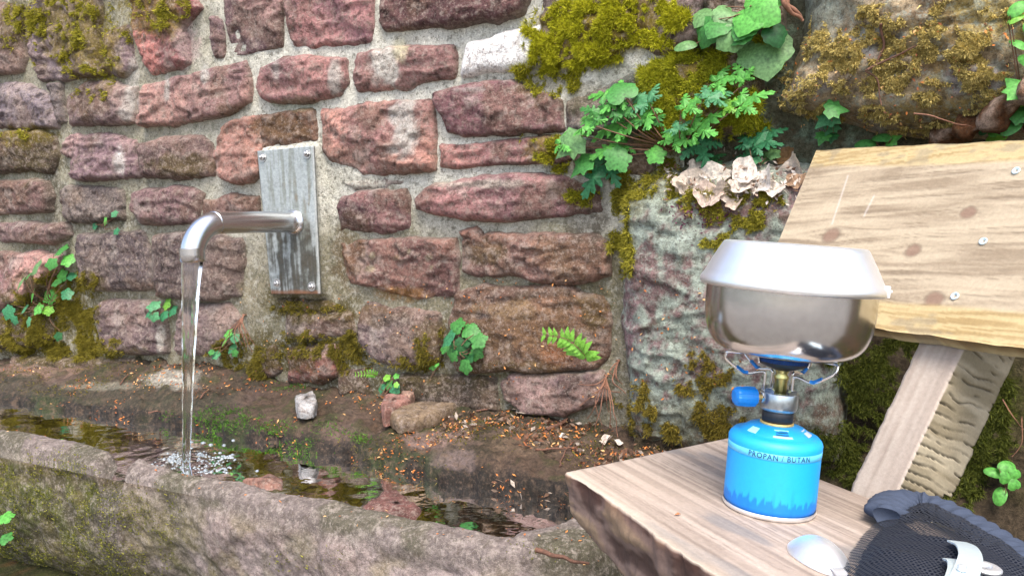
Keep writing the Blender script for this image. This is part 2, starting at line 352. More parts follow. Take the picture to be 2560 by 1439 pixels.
def field(name, poly, h, r, colfn, mat, parent, step=.0048, depth=.03, rough=1.0, seed=0, jag=1.0, tilt=(0, 0), chips=1.0, dome=0.0):
    """one stone of the wall: a rough-faced block whose outline is poly (s, z)"""
    P = np.asarray(poly, float); lo = P.min(0) - .014; hi = P.max(0) + .014
    s, z = np.meshgrid(np.arange(lo[0], hi[0], step), np.arange(lo[1], hi[1], step), indexing='ij')
    q = np.stack([s, z, np.full(s.shape, seed * .37)], 2)
    ws = (fbm(q, 16, 3, seed + 5) - .5) * .020 * jag + (fbm(q, 60, 2, seed + 9) - .5) * .006 * jag
    wz = (fbm(q, 16, 3, seed + 25) - .5) * .020 * jag + (fbm(q, 60, 2, seed + 29) - .5) * .006 * jag
    d = sdist(s + ws, z + wz, P) + .0092
    c = P.mean(0)
    n1 = fbm(q, 9, 3, seed + 41); n2 = fbm(q * A(1, 2.2, 1), 26, 3, seed + 47); n3 = fbm(q, 85, 2, seed + 53)
    face = h + tilt[0] * (s - c[0]) + tilt[1] * (z - c[1]) + rough * ((n1 - .5) * .014 + (n2 - .5) * .006 + (n3 - .5) * .0035)
    fr = np.random.default_rng(seed + 1000); fac = np.full(s.shape, 1.0); ps, pz = s + ws * .8, z + wz * .8
    for _ in range(5):
        pc0 = lo + (hi - lo) * fr.random(2); fac = np.minimum(fac, fr.uniform(0, .006) + fr.uniform(-.16, .16) * (ps - pc0[0]) + fr.uniform(-.22, .22) * (pz - pc0[1]))
    inn = d > .004; fac = fac - np.percentile(fac[inn], 35) if inn.any() else fac; face = face + rough * np.clip(fac, -.007, .010)
    ch = fbm(q * A(1, 1.8, 1), 13, 2, seed + 77)
    face = face - chips * (.007 * sst(.56, .585, ch) + .006 * sst(.44, .42, ch))
    ch2 = fbm(q * A(1, 3, 1), 22, 2, seed + 83); face = face - chips * .0035 * sst(.6, .62, ch2)
    dd = np.maximum(d, 0)
    if dome: face = face + dome * (1 - np.exp(-dd / (dome * 1.4)))
    w = -depth + (face + depth) * (1 - np.exp(-(dd + .0015) / r))
    w = np.where(d < 0, -depth, w)
    keep = d > -.008
    ok = keep[:-1, :-1] & keep[1:, :-1] & keep[1:, 1:] & keep[:-1, 1:]
    idx = np.arange(s.size).reshape(s.shape)
    F = np.stack([idx[:-1, :-1][ok], idx[1:, :-1][ok], idx[1:, 1:][ok], idx[:-1, 1:][ok]], 1)
    used = np.unique(F); rm = np.zeros(s.size, int); rm[used] = np.arange(len(used))
    V = W(s.ravel()[used], z.ravel()[used], w.ravel()[used])
    write_master(s.ravel()[used], z.ravel()[used], w.ravel()[used])
    col = colfn(V, d.ravel()[used], n1.ravel()[used], n2.ravel()[used], n3.ravel()[used])
    return mesh_obj(name, V, rm[F][:, ::-1] if False else rm[F], mat, parent, col)

# ================================================================== ground and hill
def ground_z(p):
    s, w, _ = swz(p); q = np.stack([p[..., 0], p[..., 1], np.zeros(p.shape[:-1])], -1)
    rise = sst(.85, 1.25, s) * (1 - sst(.1, .95, w)) * .24
    return rise + (fbm(q, 6, 4, 5) - .5) * .05 + (fbm(q, .35, 3, 6) - .5) * .3 * sst(2, 8, np.hypot(p[..., 0], p[..., 1]))
gx = np.concatenate([-np.geomspace(60, 2.6, 14), np.arange(-2.5, 2.5, .03), np.geomspace(2.6, 60, 14)])
gy = np.concatenate([-np.geomspace(60, 1.3, 16), np.arange(-1.2, 3.2, .03), np.geomspace(3.3, 60, 12)])
X, Y = np.meshgrid(gx, gy, indexing='ij'); Pg = np.stack([X, Y, 0 * X], 2).reshape(-1, 3); Pg[:, 2] = ground_z(Pg)
qg = Pg * A(1, 1, 0)
cg = mixc(S(78, 62, 46), S(58, 62, 30), sst(.45, .6, fbm(qg, 3, 4, 8)))
gravel = sst(.85, 1.1, swz(Pg)[1] + (fbm(qg, 5, 3, 14) - .5) * .3)
cg = mixc(cg, S(172, 166, 158) * (.7 + .6 * fbm(qg, 60, 2, 15))[:, None], gravel * .9)
cg = mixc(cg, S(120, 84, 52), sst(.56, .66, fbm(qg, 30, 3, 9)) * .7 * (1 - .7 * gravel))
tag(mesh_obj('ground', Pg, gridF(len(gx), len(gy)), M['soil'], None, cg, center=False), kind='structure')
hs = np.sort(np.concatenate([np.linspace(-14, 16, 82), [-2.5, -2.4, -2.3, -2.22, 2.62, 2.7, 2.8, 2.9]])); ht = np.linspace(0, 14, 50)
HS, HT = np.meshgrid(hs, ht, indexing='ij')
zst = 1.97 * sst(-2.5, -2.22, HS) * sst(2.9, 2.62, HS) - .04
Ph = W(HS, zst + HT * .55 + (1.93 - zst) * sst(0, 3, HT) * .9, -.10 - HT); Ph[..., 2] += (fbm(Ph, .8, 3, 31) - .5) * .5 * sst(0, 1, HT)
Ph = Ph.reshape(-1, 3); ch_ = mixc(S(70, 60, 40), S(62, 72, 30), sst(.4, .6, fbm(Ph, 2, 4, 12)))
tag(mesh_obj('hillside', Ph, gridF(90, 50)[:, ::-1], M['soil'], None, ch_, center=False), kind='structure')

# ================================================================== stone wall
wall = tag(empty('stone_wall', W(-.4, 0, -.05)), 'old red sandstone wall with grey mortar joints behind the trough', 'wall')
PLATE = [(643, 378), (783, 365), (800, 735), (678, 735)]
ms = np.arange(-2.28, 1.0, .007); mz = np.arange(.12, 1.95, .007)
MSg, MZg = np.meshgrid(ms, mz, indexing='ij'); qm = np.stack([MSg, MZg, 0 * MSg], 2)
psz = np.array([wsz(x, y, .02) for x, y in PLATE])
mw = -.002 - .011 * sst(-.1, -.5, MSg) - .008 * sst(.75, .45, MZg) + (fbm(qm, 10, 3, 2) - .5) * .018 + (fbm(qm, 45, 3, 4) - .5) * .008
dpl = sdist(MSg, MZg, psz); mw = mw + (.022 - mw) * sst(-.02, .012, dpl)
Vm = W(MSg, MZg, mw).reshape(-1, 3); write_master(MSg.ravel(), MZg.ravel(), mw.ravel()); write_master(MSg.ravel() + .005, MZg.ravel() + .005, mw.ravel())
n1 = fbm(Vm, 8, 4, 21); n2 = fbm(Vm, 40, 3, 22)
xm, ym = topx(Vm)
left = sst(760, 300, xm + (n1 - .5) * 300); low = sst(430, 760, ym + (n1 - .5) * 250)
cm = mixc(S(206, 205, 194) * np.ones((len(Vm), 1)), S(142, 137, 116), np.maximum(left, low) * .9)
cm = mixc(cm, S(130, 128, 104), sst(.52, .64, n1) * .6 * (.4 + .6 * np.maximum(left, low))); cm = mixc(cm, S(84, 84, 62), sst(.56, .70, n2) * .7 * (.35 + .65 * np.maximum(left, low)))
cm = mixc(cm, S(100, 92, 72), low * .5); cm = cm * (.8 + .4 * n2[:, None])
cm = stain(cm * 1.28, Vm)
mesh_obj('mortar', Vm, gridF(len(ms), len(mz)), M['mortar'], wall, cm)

STONES = [  # colour, protrusion, outline in photo pixels
 ((150, 120, 108), .016, [(-40, 5), (40, 15), (47, 140), (38, 175), (-40, 180)]),
 ((140, 120, 126), .016, [(62, 12), (228, -30), (236, 178), (150, 196), (88, 198), (66, 150), (56, 90)]),
 ((128, 104, 112), .014, [(244, 75), (302, 60), (320, 162), (282, 186), (246, 180)]),
 ((188, 110, 100), .024, [(312, -30), (452, -30), (488, 16), (440, 60), (452, 105), (455, 150), (430, 170), (356, 180), (338, 150), (314, 60)]),
 ((166, 128, 128), .010, [(522, 45), (546, 50), (552, 135), (527, 140)]),
 ((150, 112, 110), .016, [(556, -30), (700, -30), (691, 60), (692, 110), (640, 130), (566, 135), (556, 60)]),
 ((182, 120, 120), .022, [(710, -30), (918, -30), (920, 60), (914, 95), (868, 110), (780, 118), (722, 110), (708, 70)]),
 ((118, 74, 70), .030, [(945, -30), (1310, -30), (1292, 26), (1240, 43), (1190, 48), (1130, 55), (1050, 61), (946, 65), (938, 48)]),
 ((144, 128, 132), .018, [(-40, 205), (50, 208), (105, 235), (130, 298), (124, 315), (60, 322), (-40, 312)]),
 ((112, 102, 102), .008, [(114, 207), (140, 206), (148, 300), (135, 304)]),
 ((152, 122, 116), .018, [(147, 245), (190, 206), (260, 202), (318, 215), (324, 304), (250, 310), (156, 305)]),
 ((172, 124, 114), .022, [(346, 215), (420, 200), (470, 186), (604, 150), (612, 215), (610, 248), (574, 274), (480, 299), (400, 307), (341, 310), (337, 250)]),
 ((166, 112, 108), .030, [(627, 215), (640, 166), (700, 146), (770, 136), (848, 148), (854, 200), (838, 230), (760, 250), (680, 258), (641, 245)]),
 ((184, 128, 112), .022, [(870, 190), (881, 132), (1010, 111), (1124, 108), (1121, 185), (1050, 200), (1000, 220), (940, 228), (879, 222)]),
 ((240, 237, 230), .024, [(1146, 182), (1160, 106), (1230, 86), (1338, 60), (1346, 150), (1300, 170), (1230, 175), (1150, 187)]),
 ((98, 82, 58), .014, [(-40, 332), (90, 326), (120, 345), (130, 390), (114, 428), (60, 424), (-40, 430)]),
 ((166, 128, 128), .018, [(146, 345), (170, 336), (250, 338), (318, 350), (330, 440), (285, 445), (172, 445), (165, 400), (142, 385)]),
 ((138, 106, 96), .018, [(332, 362), (420, 341), (490, 339), (518, 360), (524, 410), (518, 440), (440, 445), (342, 440)]),
 ((168, 114, 98), .026, [(528, 345), (546, 306), (634, 287), (640, 372), (640, 438), (572, 459), (546, 444), (532, 400)]),
 ((124, 88, 64), .012, [(642, 288), (778, 277), (784, 355), (720, 362), (648, 366)]),
 ((192, 130, 114), .022, [(792, 277), (950, 252), (1064, 246), (1072, 330), (1070, 424), (1000, 430), (900, 435), (884, 420), (812, 400), (796, 370)]),
 ((166, 108, 106), .028, [(1082, 231), (1200, 211), (1264, 204), (1310, 225), (1390, 250), (1398, 320), (1350, 325), (1150, 332), (1106, 325), (1096, 290), (1085, 260)]),
 ((178, 116, 108), .020, [(1093, 367), (1200, 359), (1280, 347), (1400, 345), (1412, 400), (1250, 408), (1130, 415), (1096, 415)]),
 ((152, 110, 94), .020, [(-40, 456), (60, 449), (95, 460), (110, 490), (107, 525), (60, 530), (-40, 532)]),
 ((132, 118, 106), .014, [(142, 480), (160, 469), (230, 471), (290, 481), (290, 545), (200, 555), (156, 550)]),
 ((152, 112, 106), .018, [(317, 480), (400, 469), (470, 471), (492, 482), (485, 545), (478, 557), (332, 556), (317, 520)]),
 ((148, 106, 92), .014, [(502, 505), (560, 493), (638, 496), (640, 530), (560, 535), (497, 540)]),
 ((150, 116, 106), .018, [(-40, 560), (150, 561), (160, 588), (130, 605), (60, 605), (-40, 600)]),
 ((190, 186, 172), .008, [(852, 455), (958, 441), (1008, 455), (960, 470), (882, 474)]),
 ((138, 92, 90), .020, [(846, 495), (890, 481), (1000, 476), (1010, 500), (1016, 574), (950, 582), (842, 578), (840, 530)]),
 ((166, 110, 108), .028, [(1027, 495), (1050, 471), (1150, 451), (1290, 441), (1400, 451), (1490, 470), (1500, 528), (1400, 540), (1250, 545), (1150, 545), (1070, 530), (1032, 515)]),
 ((182, 128, 118), .020, [(-40, 637), (90, 631), (140, 650), (104, 700), (44, 758), (-40, 770)]),
 ((106, 92, 88), .018, [(186, 591), (340, 581), (364, 640), (368, 718), (250, 727), (201, 720), (186, 660)]),
 ((106, 88, 82), .022, [(374, 590), (480, 586), (589, 600), (594, 650), (584, 740), (500, 750), (382, 745), (375, 700)]),
 ((142, 96, 82), .018, [(848, 606), (920, 601), (1129, 601), (1134, 640), (1127, 740), (1050, 747), (960, 730), (861, 705), (850, 680)]),
 ((156, 110, 90), .026, [(1142, 602), (1166, 580), (1300, 591), (1480, 591), (1509, 612), (1509, 688), (1450, 704), (1350, 704), (1260, 690), (1180, 690), (1143, 680)]),
 ((100, 84, 62), .012, [(-40, 790), (98, 745), (110, 848), (60, 864), (-40, 872)]),
 ((128, 102, 98), .020, [(227, 770), (241, 756), (368, 757), (388, 800), (393, 884), (320, 890), (241, 880)]),
 ((142, 118, 108), .018, [(442, 770), (560, 761), (588, 800), (560, 840), (520, 880), (442, 890), (433, 840)]),
 ((106, 82, 72), .018, [(711, 790), (760, 781), (869, 786), (879, 838), (800, 845), (712, 840)]),
 ((100, 86, 58), .012, [(690, 752), (868, 752), (873, 780), (716, 778)]),
 ((136, 112, 104), .022, [(887, 772), (902, 761), (1000, 771), (1080, 790), (1094, 850), (1084, 908), (1000, 919), (920, 900), (887, 850)]),
 ((134, 96, 68), .020, [(1132, 742), (1200, 722), (1400, 717), (1500, 740), (1522, 790), (1513, 898), (1480, 924), (1300, 930), (1141, 930), (1122, 880), (1112, 800)]),
 ((112, 74, 68), .014, [(610, 915), (676, 872), (688, 930), (640, 952)]),
 ((138, 78, 68), .018, [(704, 878), (830, 868), (835, 940), (790, 962), (704, 955)]),
 ((154, 120, 114), .022, [(1247, 962), (1272, 941), (1400, 946), (1498, 937), (1508, 1000), (1402, 1042), (1300, 1034), (1256, 1000)]),
 ((104, 80, 64), .012, [(842, 932), (900, 928), (922, 1000), (850, 1002)]),
 ((98, 86, 66), .012, [(940, 950), (1090, 940), (1230, 950), (1235, 1025), (1100, 1020), (960, 1010)]),
 ((122, 100, 84), .012, [(20, 900), (190, 905), (320, 905), (320, 950), (10, 950)]),
 ((132, 112, 96), .018, [(1352, -40), (1560, -40), (1572, 80), (1520, 138), (1400, 148), (1350, 128)]),
 ((140, 118, 108), .016, [(1592, -40), (1742, -40), (1752, 95), (1650, 138), (1584, 110)]),
 ((120, 104, 70), .026, [(1606, 172), (1850, 125), (1902, 200), (1872, 318), (1652, 330), (1612, 250)]),
 ((118, 112, 100), .014, [(1412, 252), (1584, 180), (1590, 330), (1420, 332)]),
 ((128, 108, 90), .014, [(1425, 352), (1620, 345), (1630, 420), (1520, 440), (1432, 436)]),
 ((110, 98, 66), .018, [(1765, -40), (1950, -40), (1940, 110), (1770, 100)]),
 ((150, 100, 84), .010, [(1150, 576), (1190, 572), (1240, 640), (1236, 650), (1196, 630)]),
]
def stone_col(base):
    c0 = S(*base); c0 = (c0 * .70 + .30 * c0.mean()) * 1.18; white = base[0] > 230
    if white: c0 = A(1.2, 1.19, 1.17)
    def fn(V, d, n1, n2, n3):
        col = np.repeat(c0[None], len(V), 0)
        big = fbm(V, 7, 3, 61)
        if white: return col * (.92 + .1 * n3[:, None])
        col = mixc(col, c0 * A(.62, .60, .68), sst(.42, .60, big) * .85)
        col = mixc(col, S(122, 98, 78), sst(.52, .64, fbm(V, 11, 4, 71)) * .5)
        col = mixc(col, np.clip(c0 * A(1.30, 1.22, 1.16), 0, .9), sst(.5, .34, big) * .7)
        col = mixc(col, S(92, 80, 70), sst(.60, .74, fbm(V, 34, 3, 63)) * .40)
        col = mixc(col, S(196, 186, 176), sst(.64, .76, fbm(V, 22, 3, 66)) * .35)
        col = col * (.82 + .36 * n3[:, None])
        col = mixc(col, col * .35, sst(.76, .80, fbm(V, 95, 1, 68)))                 # pores
        col = mixc(col, S(150, 146, 130), sst(.008, .0, d) * .55)                     # mortar smears on the arrises
        return stain(col, V)
    return fn
random.seed(5)
allst = list(STONES)
x = -520
rows = [(-45, -150), (-165, -270)]
for a, b in rows:
    x = -560 + RND.uniform(0, 60)
    while x < 1900:
        wd = RND.uniform(130, 300); yy = 0
        allst.append(((RND.randint(135, 175), RND.randint(98, 122), RND.randint(92, 118)), RND.uniform(.014, .026), [(x, b + RND.uniform(0, 14)), (x + wd, b + RND.uniform(0, 14)), (x + wd, a - RND.uniform(4, 14)), (x, a - RND.uniform(4, 14))]))
        x += wd + RND.uniform(16, 30)
y = -30
while y < 900:
    hgt = RND.uniform(75, 125); x = -52
    while x > -560:
        wd = RND.uniform(90, 220)
        allst.append(((RND.randint(115, 165), RND.randint(95, 118), RND.randint(88, 116)), RND.uniform(.012, .024), [(x - wd, y + RND.uniform(0, 10)), (x, y + RND.uniform(0, 10)), (x, y + hgt - RND.uniform(0, 10)), (x - wd, y + hgt - RND.uniform(0, 10))]))
        x -= wd + RND.uniform(14, 26)
    y += hgt + RND.uniform(14, 24)
for k, (c, h, poly) in enumerate(allst):
    sz = np.array([wsz(px_, py_, h) for px_, py_ in poly])
    white = c[0] > 230
    near_plate = k in (18, 19, 26)
    field('stone', sz, h * (.75 if near_plate else 1), RND.uniform(.004, .008), stone_col(c), M['rock'], wall, seed=k * 3 + 1, rough=.35 if white else RND.uniform(.7, 1.15), chips=.2 if white else RND.uniform(.5, 1.2),
          tilt=(RND.uniform(-.05, .05), RND.uniform(-.12, .08)), jag=.8 if white else 1.0)

# ================================================================== boulders and bank on the right
def bank_w(s, z):
    q = np.stack([s, z, 0 * s + 3], -1)
    w = -.03 + sst(.62, .10, z) * .22 - .10 * sst(.95, 1.15, s) * sst(.85, .65, z) * sst(.12, .35, z)
    return w + (fbm(q, 5, 4, 71) - .5) * .10 + (fbm(q, 28, 3, 73) - .5) * .03
bs = np.arange(.92, 2.72, .008); bz = np.arange(.0, 1.95, .008)
BS, BZ = np.meshgrid(bs, bz, indexing='ij'); BW = bank_w(BS, BZ)
Vb = W(BS, BZ, BW).reshape(-1, 3); write_master(BS.ravel(), BZ.ravel(), BW.ravel()); write_master(BS.ravel() + .005, BZ.ravel() + .004, BW.ravel())
b1 = fbm(Vb, 7, 4, 75); b2 = fbm(Vb, 40, 3, 76)
cb = mixc(S(70, 60, 48) * np.ones((len(Vb), 1)), S(64, 66, 26), sst(.42, .58, b1) * .9)
cb = mixc(cb, S(104, 92, 74), sst(.58, .70, fbm(Vb, 15, 3, 77)) * .6)
hi_ = sst(.80, .92, Vb[:, 2]); cb = mixc(cb, mixc(S(112, 112, 94) * np.ones((len(Vb), 1)), S(128, 150, 132), sst(.5, .64, b2) * .7), hi_ * .85)
cb = cb * (.75 + .5 * b2[:, None])
tag(mesh_obj('bank', Vb, gridF(len(bs), len(bz)), M['soil'], None, cb, center=False), kind='structure')

def lichen_col(base, lich, amt, seed):
    c0 = S(*base)
    def fn(V, d, n1, n2, n3):
        col = np.repeat(c0[None], len(V), 0)
        col = mixc(col, S(150, 118, 122), sst(.48, .6, fbm(V, 8, 3, seed)) * .7)
        col = mixc(col, S(92, 78, 70), sst(.54, .68, fbm(V, 18, 4, seed + 1)) * .55)
        l = fbm(V, 11, 5, seed + 2, .62); l2 = fbm(V, 60, 3, seed + 3)
        col = mixc(col, S(*lich), sst(.50 - amt * .08, .60 - amt * .08, .6 * l + .4 * l2) * .85)
        col = mixc(col, S(210, 222, 210), sst(.62, .72, .5 * l + .5 * l2) * .7)
        col = mixc(col, S(78, 72, 54), sst(.62, .72, fbm(V, 30, 3, seed + 4)) * .5)
        x, y = topx(V)
        top = sst(560, 430, y + (n1 - .5) * 260) * sst(1960, 1700, x - (n2 - .5) * 200)
        side = sst(1600, 1545, x + (n2 - .5) * 60) * sst(760, 600, y)
        bot = sst(960, 1100, y + (n1 - .5) * 260)
        col = mixc(col, S(132, 120, 62) * (.7 + .6 * n2[:, None]), np.maximum(top, side) * .75)
        col = mixc(col, S(96, 84, 48) * (.7 + .6 * n2[:, None]), bot * .6)
        return col * (.8 + .4 * n3[:, None])
    return fn
cb_poly = [(1536, 500), (1552, 462), (1604, 432), (1700, 410), (1860, 400), (2030, 415), (2080, 700), (2100, 1180), (1800, 1190), (1560, 1130), (1545, 1000), (1530, 800)]
field('lichen_boulder', np.array([wsz(a, b, .06) for a, b in cb_poly]), .045, .020, lichen_col((128, 104, 102), (158, 172, 158), 1.0, 201), M['boulder'], None, step=.005, depth=.06, rough=1.2, seed=301, dome=.04, tilt=(.05, .02), chips=1.0)
tag(bpy.data.objects['lichen_boulder'], 'large grey-pink boulder block with pale green lichen behind the cooking pot', 'boulder')
def mossrock_col(V, d, n1, n2, n3):
    col = np.repeat(S(172, 152, 122)[None], len(V), 0)
    col = mixc(col, S(160, 142, 80), sst(.45, .6, fbm(V, 9, 4, 221)) * .8)
    col = mixc(col, S(158, 154, 160), sst(.57, .66, fbm(V, 12, 4, 222)) * .75)
    col = mixc(col, S(110, 84, 62), sst(.55, .66, fbm(V, 20, 3, 223)) * .6)
    x, y = topx(V)
    col = mixc(col, S(140, 152, 140) * (.6 + .8 * n2[:, None]), sst(150, 60, y + (n1 - .5) * 140) * sst(2240, 2080, x + (n1 - .5) * 120) * .7)
    return col * (.75 + .5 * n3[:, None])
mb_poly = [(1972, -330), (1990, 40), (1962, 150), (1925, 235), (1930, 262), (2010, 282), (2100, 292), (2200, 318), (2300, 330), (2400, 335), (2480, 330), (2620, 345), (2900, 330), (2900, -330)]
field('mossy_boulder', np.array([wsz(a, b, .12) for a, b in mb_poly]), .085, .022, mossrock_col, M['boulder'], None, step=.006, depth=.08, rough=1.8, seed=331, dome=.05, tilt=(.04, -.10), chips=1.2)
tag(bpy.data.objects['mossy_boulder'], 'huge brown mossy overhanging boulder at the upper right above the backrest', 'boulder')

# ================================================================== ledge and trough
ZWAT = .297
def ip(xs, ys):
    xs, ys = np.array(xs, float), np.array(ys, float); o = np.argsort(xs)
    return lambda q: np.interp(q, xs[o], ys[o])
bp_ = [(-500, 880), (0, 915), (465, 915), (700, 960), (850, 985), (1000, 1005), (1250, 1035), (1500, 1072)]
zb = ip([wsz(a, b)[0] for a, b in bp_] + [2.0], [wsz(a, b)[1] for a, b in bp_] + [.36])          # ledge height where it meets the wall
wlip = ip([-1.6, -.9, -.2, .36, .68, .89, 1.3], [.20, .20, .19, .22, .265, .29, .30])             # lip of the ledge above the water
zlip = ip([-1.6, -.9, -.2, .36, .9, 1.3], [.306, .308, .318, .322, .336, .34])
ls = np.arange(-2.2, 1.22, .006); lu = np.linspace(0, 1, 74)
LS, LU = np.meshgrid(ls, lu, indexing='ij')
lw, lz = np.zeros_like(LS), np.zeros_like(LS)
for i, s_ in enumerate(ls):
    a, b = wlip(s_), zb(s_); dr = b - zlip(s_)
    pw = [-.03, 0, .06, a - .05, a - .02, a - .004, a + .010, a + .02]; pz = [b + .012, b + .002, b - dr * .22, b - dr * .62, b - dr * .84, b - dr, ZWAT - .03, .17]
    pz = np.minimum(pz, b + .02); L = np.concatenate([[0], np.cumsum(np.hypot(np.diff(pw), np.diff(pz)))]); L /= L[-1]
    lw[i] = np.interp(lu, L, pw); lz[i] = np.interp(lu, L, pz)
ql = np.stack([LS, lw, lz], 2)
l1 = fbm(ql, 9, 4, 401); l2 = fbm(ql, 34, 4, 403); l3 = fbm(ql, 110, 2, 405)
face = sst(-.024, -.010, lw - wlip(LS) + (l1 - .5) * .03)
blk = sst(.50, .53, fbm(ql * A(1, .4, .4), 8, 2, 407))
lz = lz + (l1 - .5) * .032 * (1 - .7 * face) + (l2 - .5) * .022 + (l3 - .5) * .007 + blk * .010 * (1 - face)
lw = lw + face * ((l1 - .5) * .06 + (l2 - .5) * .035 + (l3 - .5) * .01 + blk * .012)
Vl = W(LS, lz, lw); LEDGE_S, LEDGE_W, LEDGE_Z = LS, lw, lz
Vl = Vl.reshape(-1, 3); f_ = face.ravel(); a1, a2, a3 = l1.ravel(), l2.ravel(), l3.ravel()
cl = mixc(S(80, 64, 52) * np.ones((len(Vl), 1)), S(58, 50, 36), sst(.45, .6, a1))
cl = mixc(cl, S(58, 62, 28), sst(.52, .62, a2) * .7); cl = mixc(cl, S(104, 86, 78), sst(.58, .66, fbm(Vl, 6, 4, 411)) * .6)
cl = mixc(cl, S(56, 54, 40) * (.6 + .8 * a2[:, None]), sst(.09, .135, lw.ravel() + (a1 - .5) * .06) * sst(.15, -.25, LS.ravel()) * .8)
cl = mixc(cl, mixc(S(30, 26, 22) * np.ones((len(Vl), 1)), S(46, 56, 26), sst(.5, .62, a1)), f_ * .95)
xl, yl = topx(Vl)
for cx, cy, rx, ry, c, a in [(430, 945, 90, 26, S(176, 172, 160), .8), (90, 925, 130, 22, S(150, 122, 108), .6), (260, 965, 120, 12, S(140, 136, 120), .6), (1090, 1095, 110, 26, S(134, 112, 104), .8), (1330, 1100, 110, 40, S(110, 92, 74), .6), (1130, 1150, 60, 30, S(120, 104, 100), .7)]:
    q = np.hypot((xl - cx) / rx, (yl - cy) / ry) + (a2 - .5) * 1.6; cl = mixc(cl, c * (.8 + .4 * a3[:, None]), (1 - sst(.6, 1.05, q)) * a)
cl = cl * (.75 + .5 * a3[:, None])
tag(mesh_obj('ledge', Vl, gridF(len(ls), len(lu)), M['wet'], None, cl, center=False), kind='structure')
def ledge_z(s, w):
    i = int(np.clip(round((s + 2.2) / .006), 0, len(ls) - 1)); j = int(np.argmin(np.abs(LEDGE_W[i][:60] - w))); return LEDGE_Z[i][j]

# trough: basin interior and rim as one sheet, then the front face, the right end and the underside
wout = ip([-2.4, -.44, -.17, .16, .40, .67, .82, .95, 1.1], [.50, .508, .514, .526, .546, .566, .568, .53, .42])
wfront_in = ip([-2.4, -.5, -.25, -.09, .17, .45, .71, .83, .95], [.455, .462, .452, .478, .486, .494, .512, .516, .51])
ts = np.arange(-2.2, 1.07, .006); n_in, n_f = 66, 62
TS = np.repeat(ts[:, None], n_in + n_f, 1); tw = np.zeros_like(TS); tz = np.zeros_like(TS); part = np.zeros_like(TS)
qs = np.stack([ts, 0 * ts, 0 * ts], 1); inb = np.zeros_like(TS)
rim = .324 + .010 * sst(.12, -.14, ts) + (fbm(qs, 5, 3, 421) - .5) * .016 + .012 * sst(.6, .95, ts) - .10 * sst(.97, 1.06, ts) - .34 * sst(-2.17, -2.2, ts)
notch = np.exp(-((ts + .070) / .040) ** 6)
for i, s_ in enumerate(ts):
    wo_, wi_ = wout(s_), wfront_in(s_); a = wlip(s_)
    ww = a - .04 + (wo_ - a + .04) * np.linspace(0, 1, n_in) ** .85
    d_front = wi_ - ww; d_end = .905 - s_ - .10 * np.clip((ww - .40) / .1, 0, 1) ** 2 * .6
    d_in = np.minimum(np.minimum(d_front, d_end), s_ + 2.1)
    zi = rim[i] - (rim[i] - .252) * sst(-.008, .034, d_in); inb[i, :n_in] = sst(.0, .012, d_in)
    zi = zi - notch[i] * .058 * sst(.03, -.02, d_front)
    edge = wo_ - ww; zi = zi - .022 * np.exp(-(edge / .010) ** 1.0)
    u = np.linspace(0, 1, n_f + 1)[1:]
    zf = zi[-1] - u * (zi[-1] + .03)
    wf = wo_ + .012 * np.sin(np.minimum(u * 6, math.pi / 2)) - .10 * u ** 2.2
    tw[i] = np.concatenate([ww, wf]); tz[i] = np.concatenate([zi, zf]); part[i] = np.concatenate([np.zeros(n_in), np.ones(n_f) * sst(0, .12, u)])
qt = np.stack([TS, tw, tz], 2); t1 = fbm(qt, 7, 4, 431); t2 = fbm(qt, 30, 4, 433); t3 = fbm(qt, 100, 2, 435)
inner = inb
tw = tw + part * ((t1 - .5) * .05 + (t2 - .5) * .016 + (t3 - .5) * .006); tz = tz + (1 - part) * ((t1 - .5) * .022 * (1 - inner * .2) + (t2 - .5) * .008 + (t3 - .5) * .003)
Vt = W(TS, tz, tw).reshape(-1, 3); TROUGH = (TS, tw, tz)
p_, i_ = part.ravel(), inner.ravel(); t1, t2, t3 = t1.ravel(), t2.ravel(), t3.ravel(); xt, yt = topx(Vt); st_ = TS.ravel()
ct = mixc(S(176, 160, 156) * np.ones((len(Vt), 1)), S(142, 126, 120), sst(.42, .6, t1) * .8)
ct = mixc(ct, S(162, 146, 138), sst(.56, .7, fbm(Vt, 14, 4, 441)) * .6); ct = mixc(ct, S(96, 94, 58), sst(.5, .63, fbm(Vt, 9, 4, 442)) * .55)
ct = mixc(ct, S(84, 72, 62), sst(.60, .72, t2) * .6)
mossf = sst(.16, -.22, st_ + (t1 - .5) * .7); ct = mixc(ct, mixc(S(74, 72, 42) * np.ones((len(Vt), 1)), S(84, 90, 34), sst(.45, .6, t2)), mossf * p_ * .9)
ct = mixc(ct, S(116, 108, 60), sst(.54, .62, fbm(Vt, 12, 3, 443)) * p_ * .45)
ct = mixc(ct, S(108, 99, 95) * (.75 + .5 * t2[:, None]), (1 - p_) * (1 - i_) * .8)
ct = mixc(ct, S(74, 76, 50), sst(.52, .60, fbm(Vt, 8, 4, 447)) * (1 - p_) * (1 - i_) * .6)
ct = mixc(ct, S(58, 60, 42), np.repeat(notch[:, None], n_in + n_f, 1).ravel() * (1 - i_) * (1 - p_) * .8)
wet = np.exp(-((st_ + .070) / .05) ** 2) * p_ * sst(1.1, .3, p_ * 0 + (.324 - Vt[:, 2]) / .25); ct = mixc(ct, S(52, 54, 44), wet * .85)
ct = mixc(ct, mixc(S(196, 152, 116) * np.ones((len(Vt), 1)), S(92, 80, 48), sst(.42, .58, fbm(Vt, 11, 4, 445))), i_)
ct = ct * (.78 + .44 * t3[:, None])
Ft = gridF(len(ts), n_in + n_f)
tag(mesh_obj('stone_trough', Vt, Ft, M['trough'], None, ct, center=False), 'long carved grey sandstone trough full of water below the steel spout', 'trough')

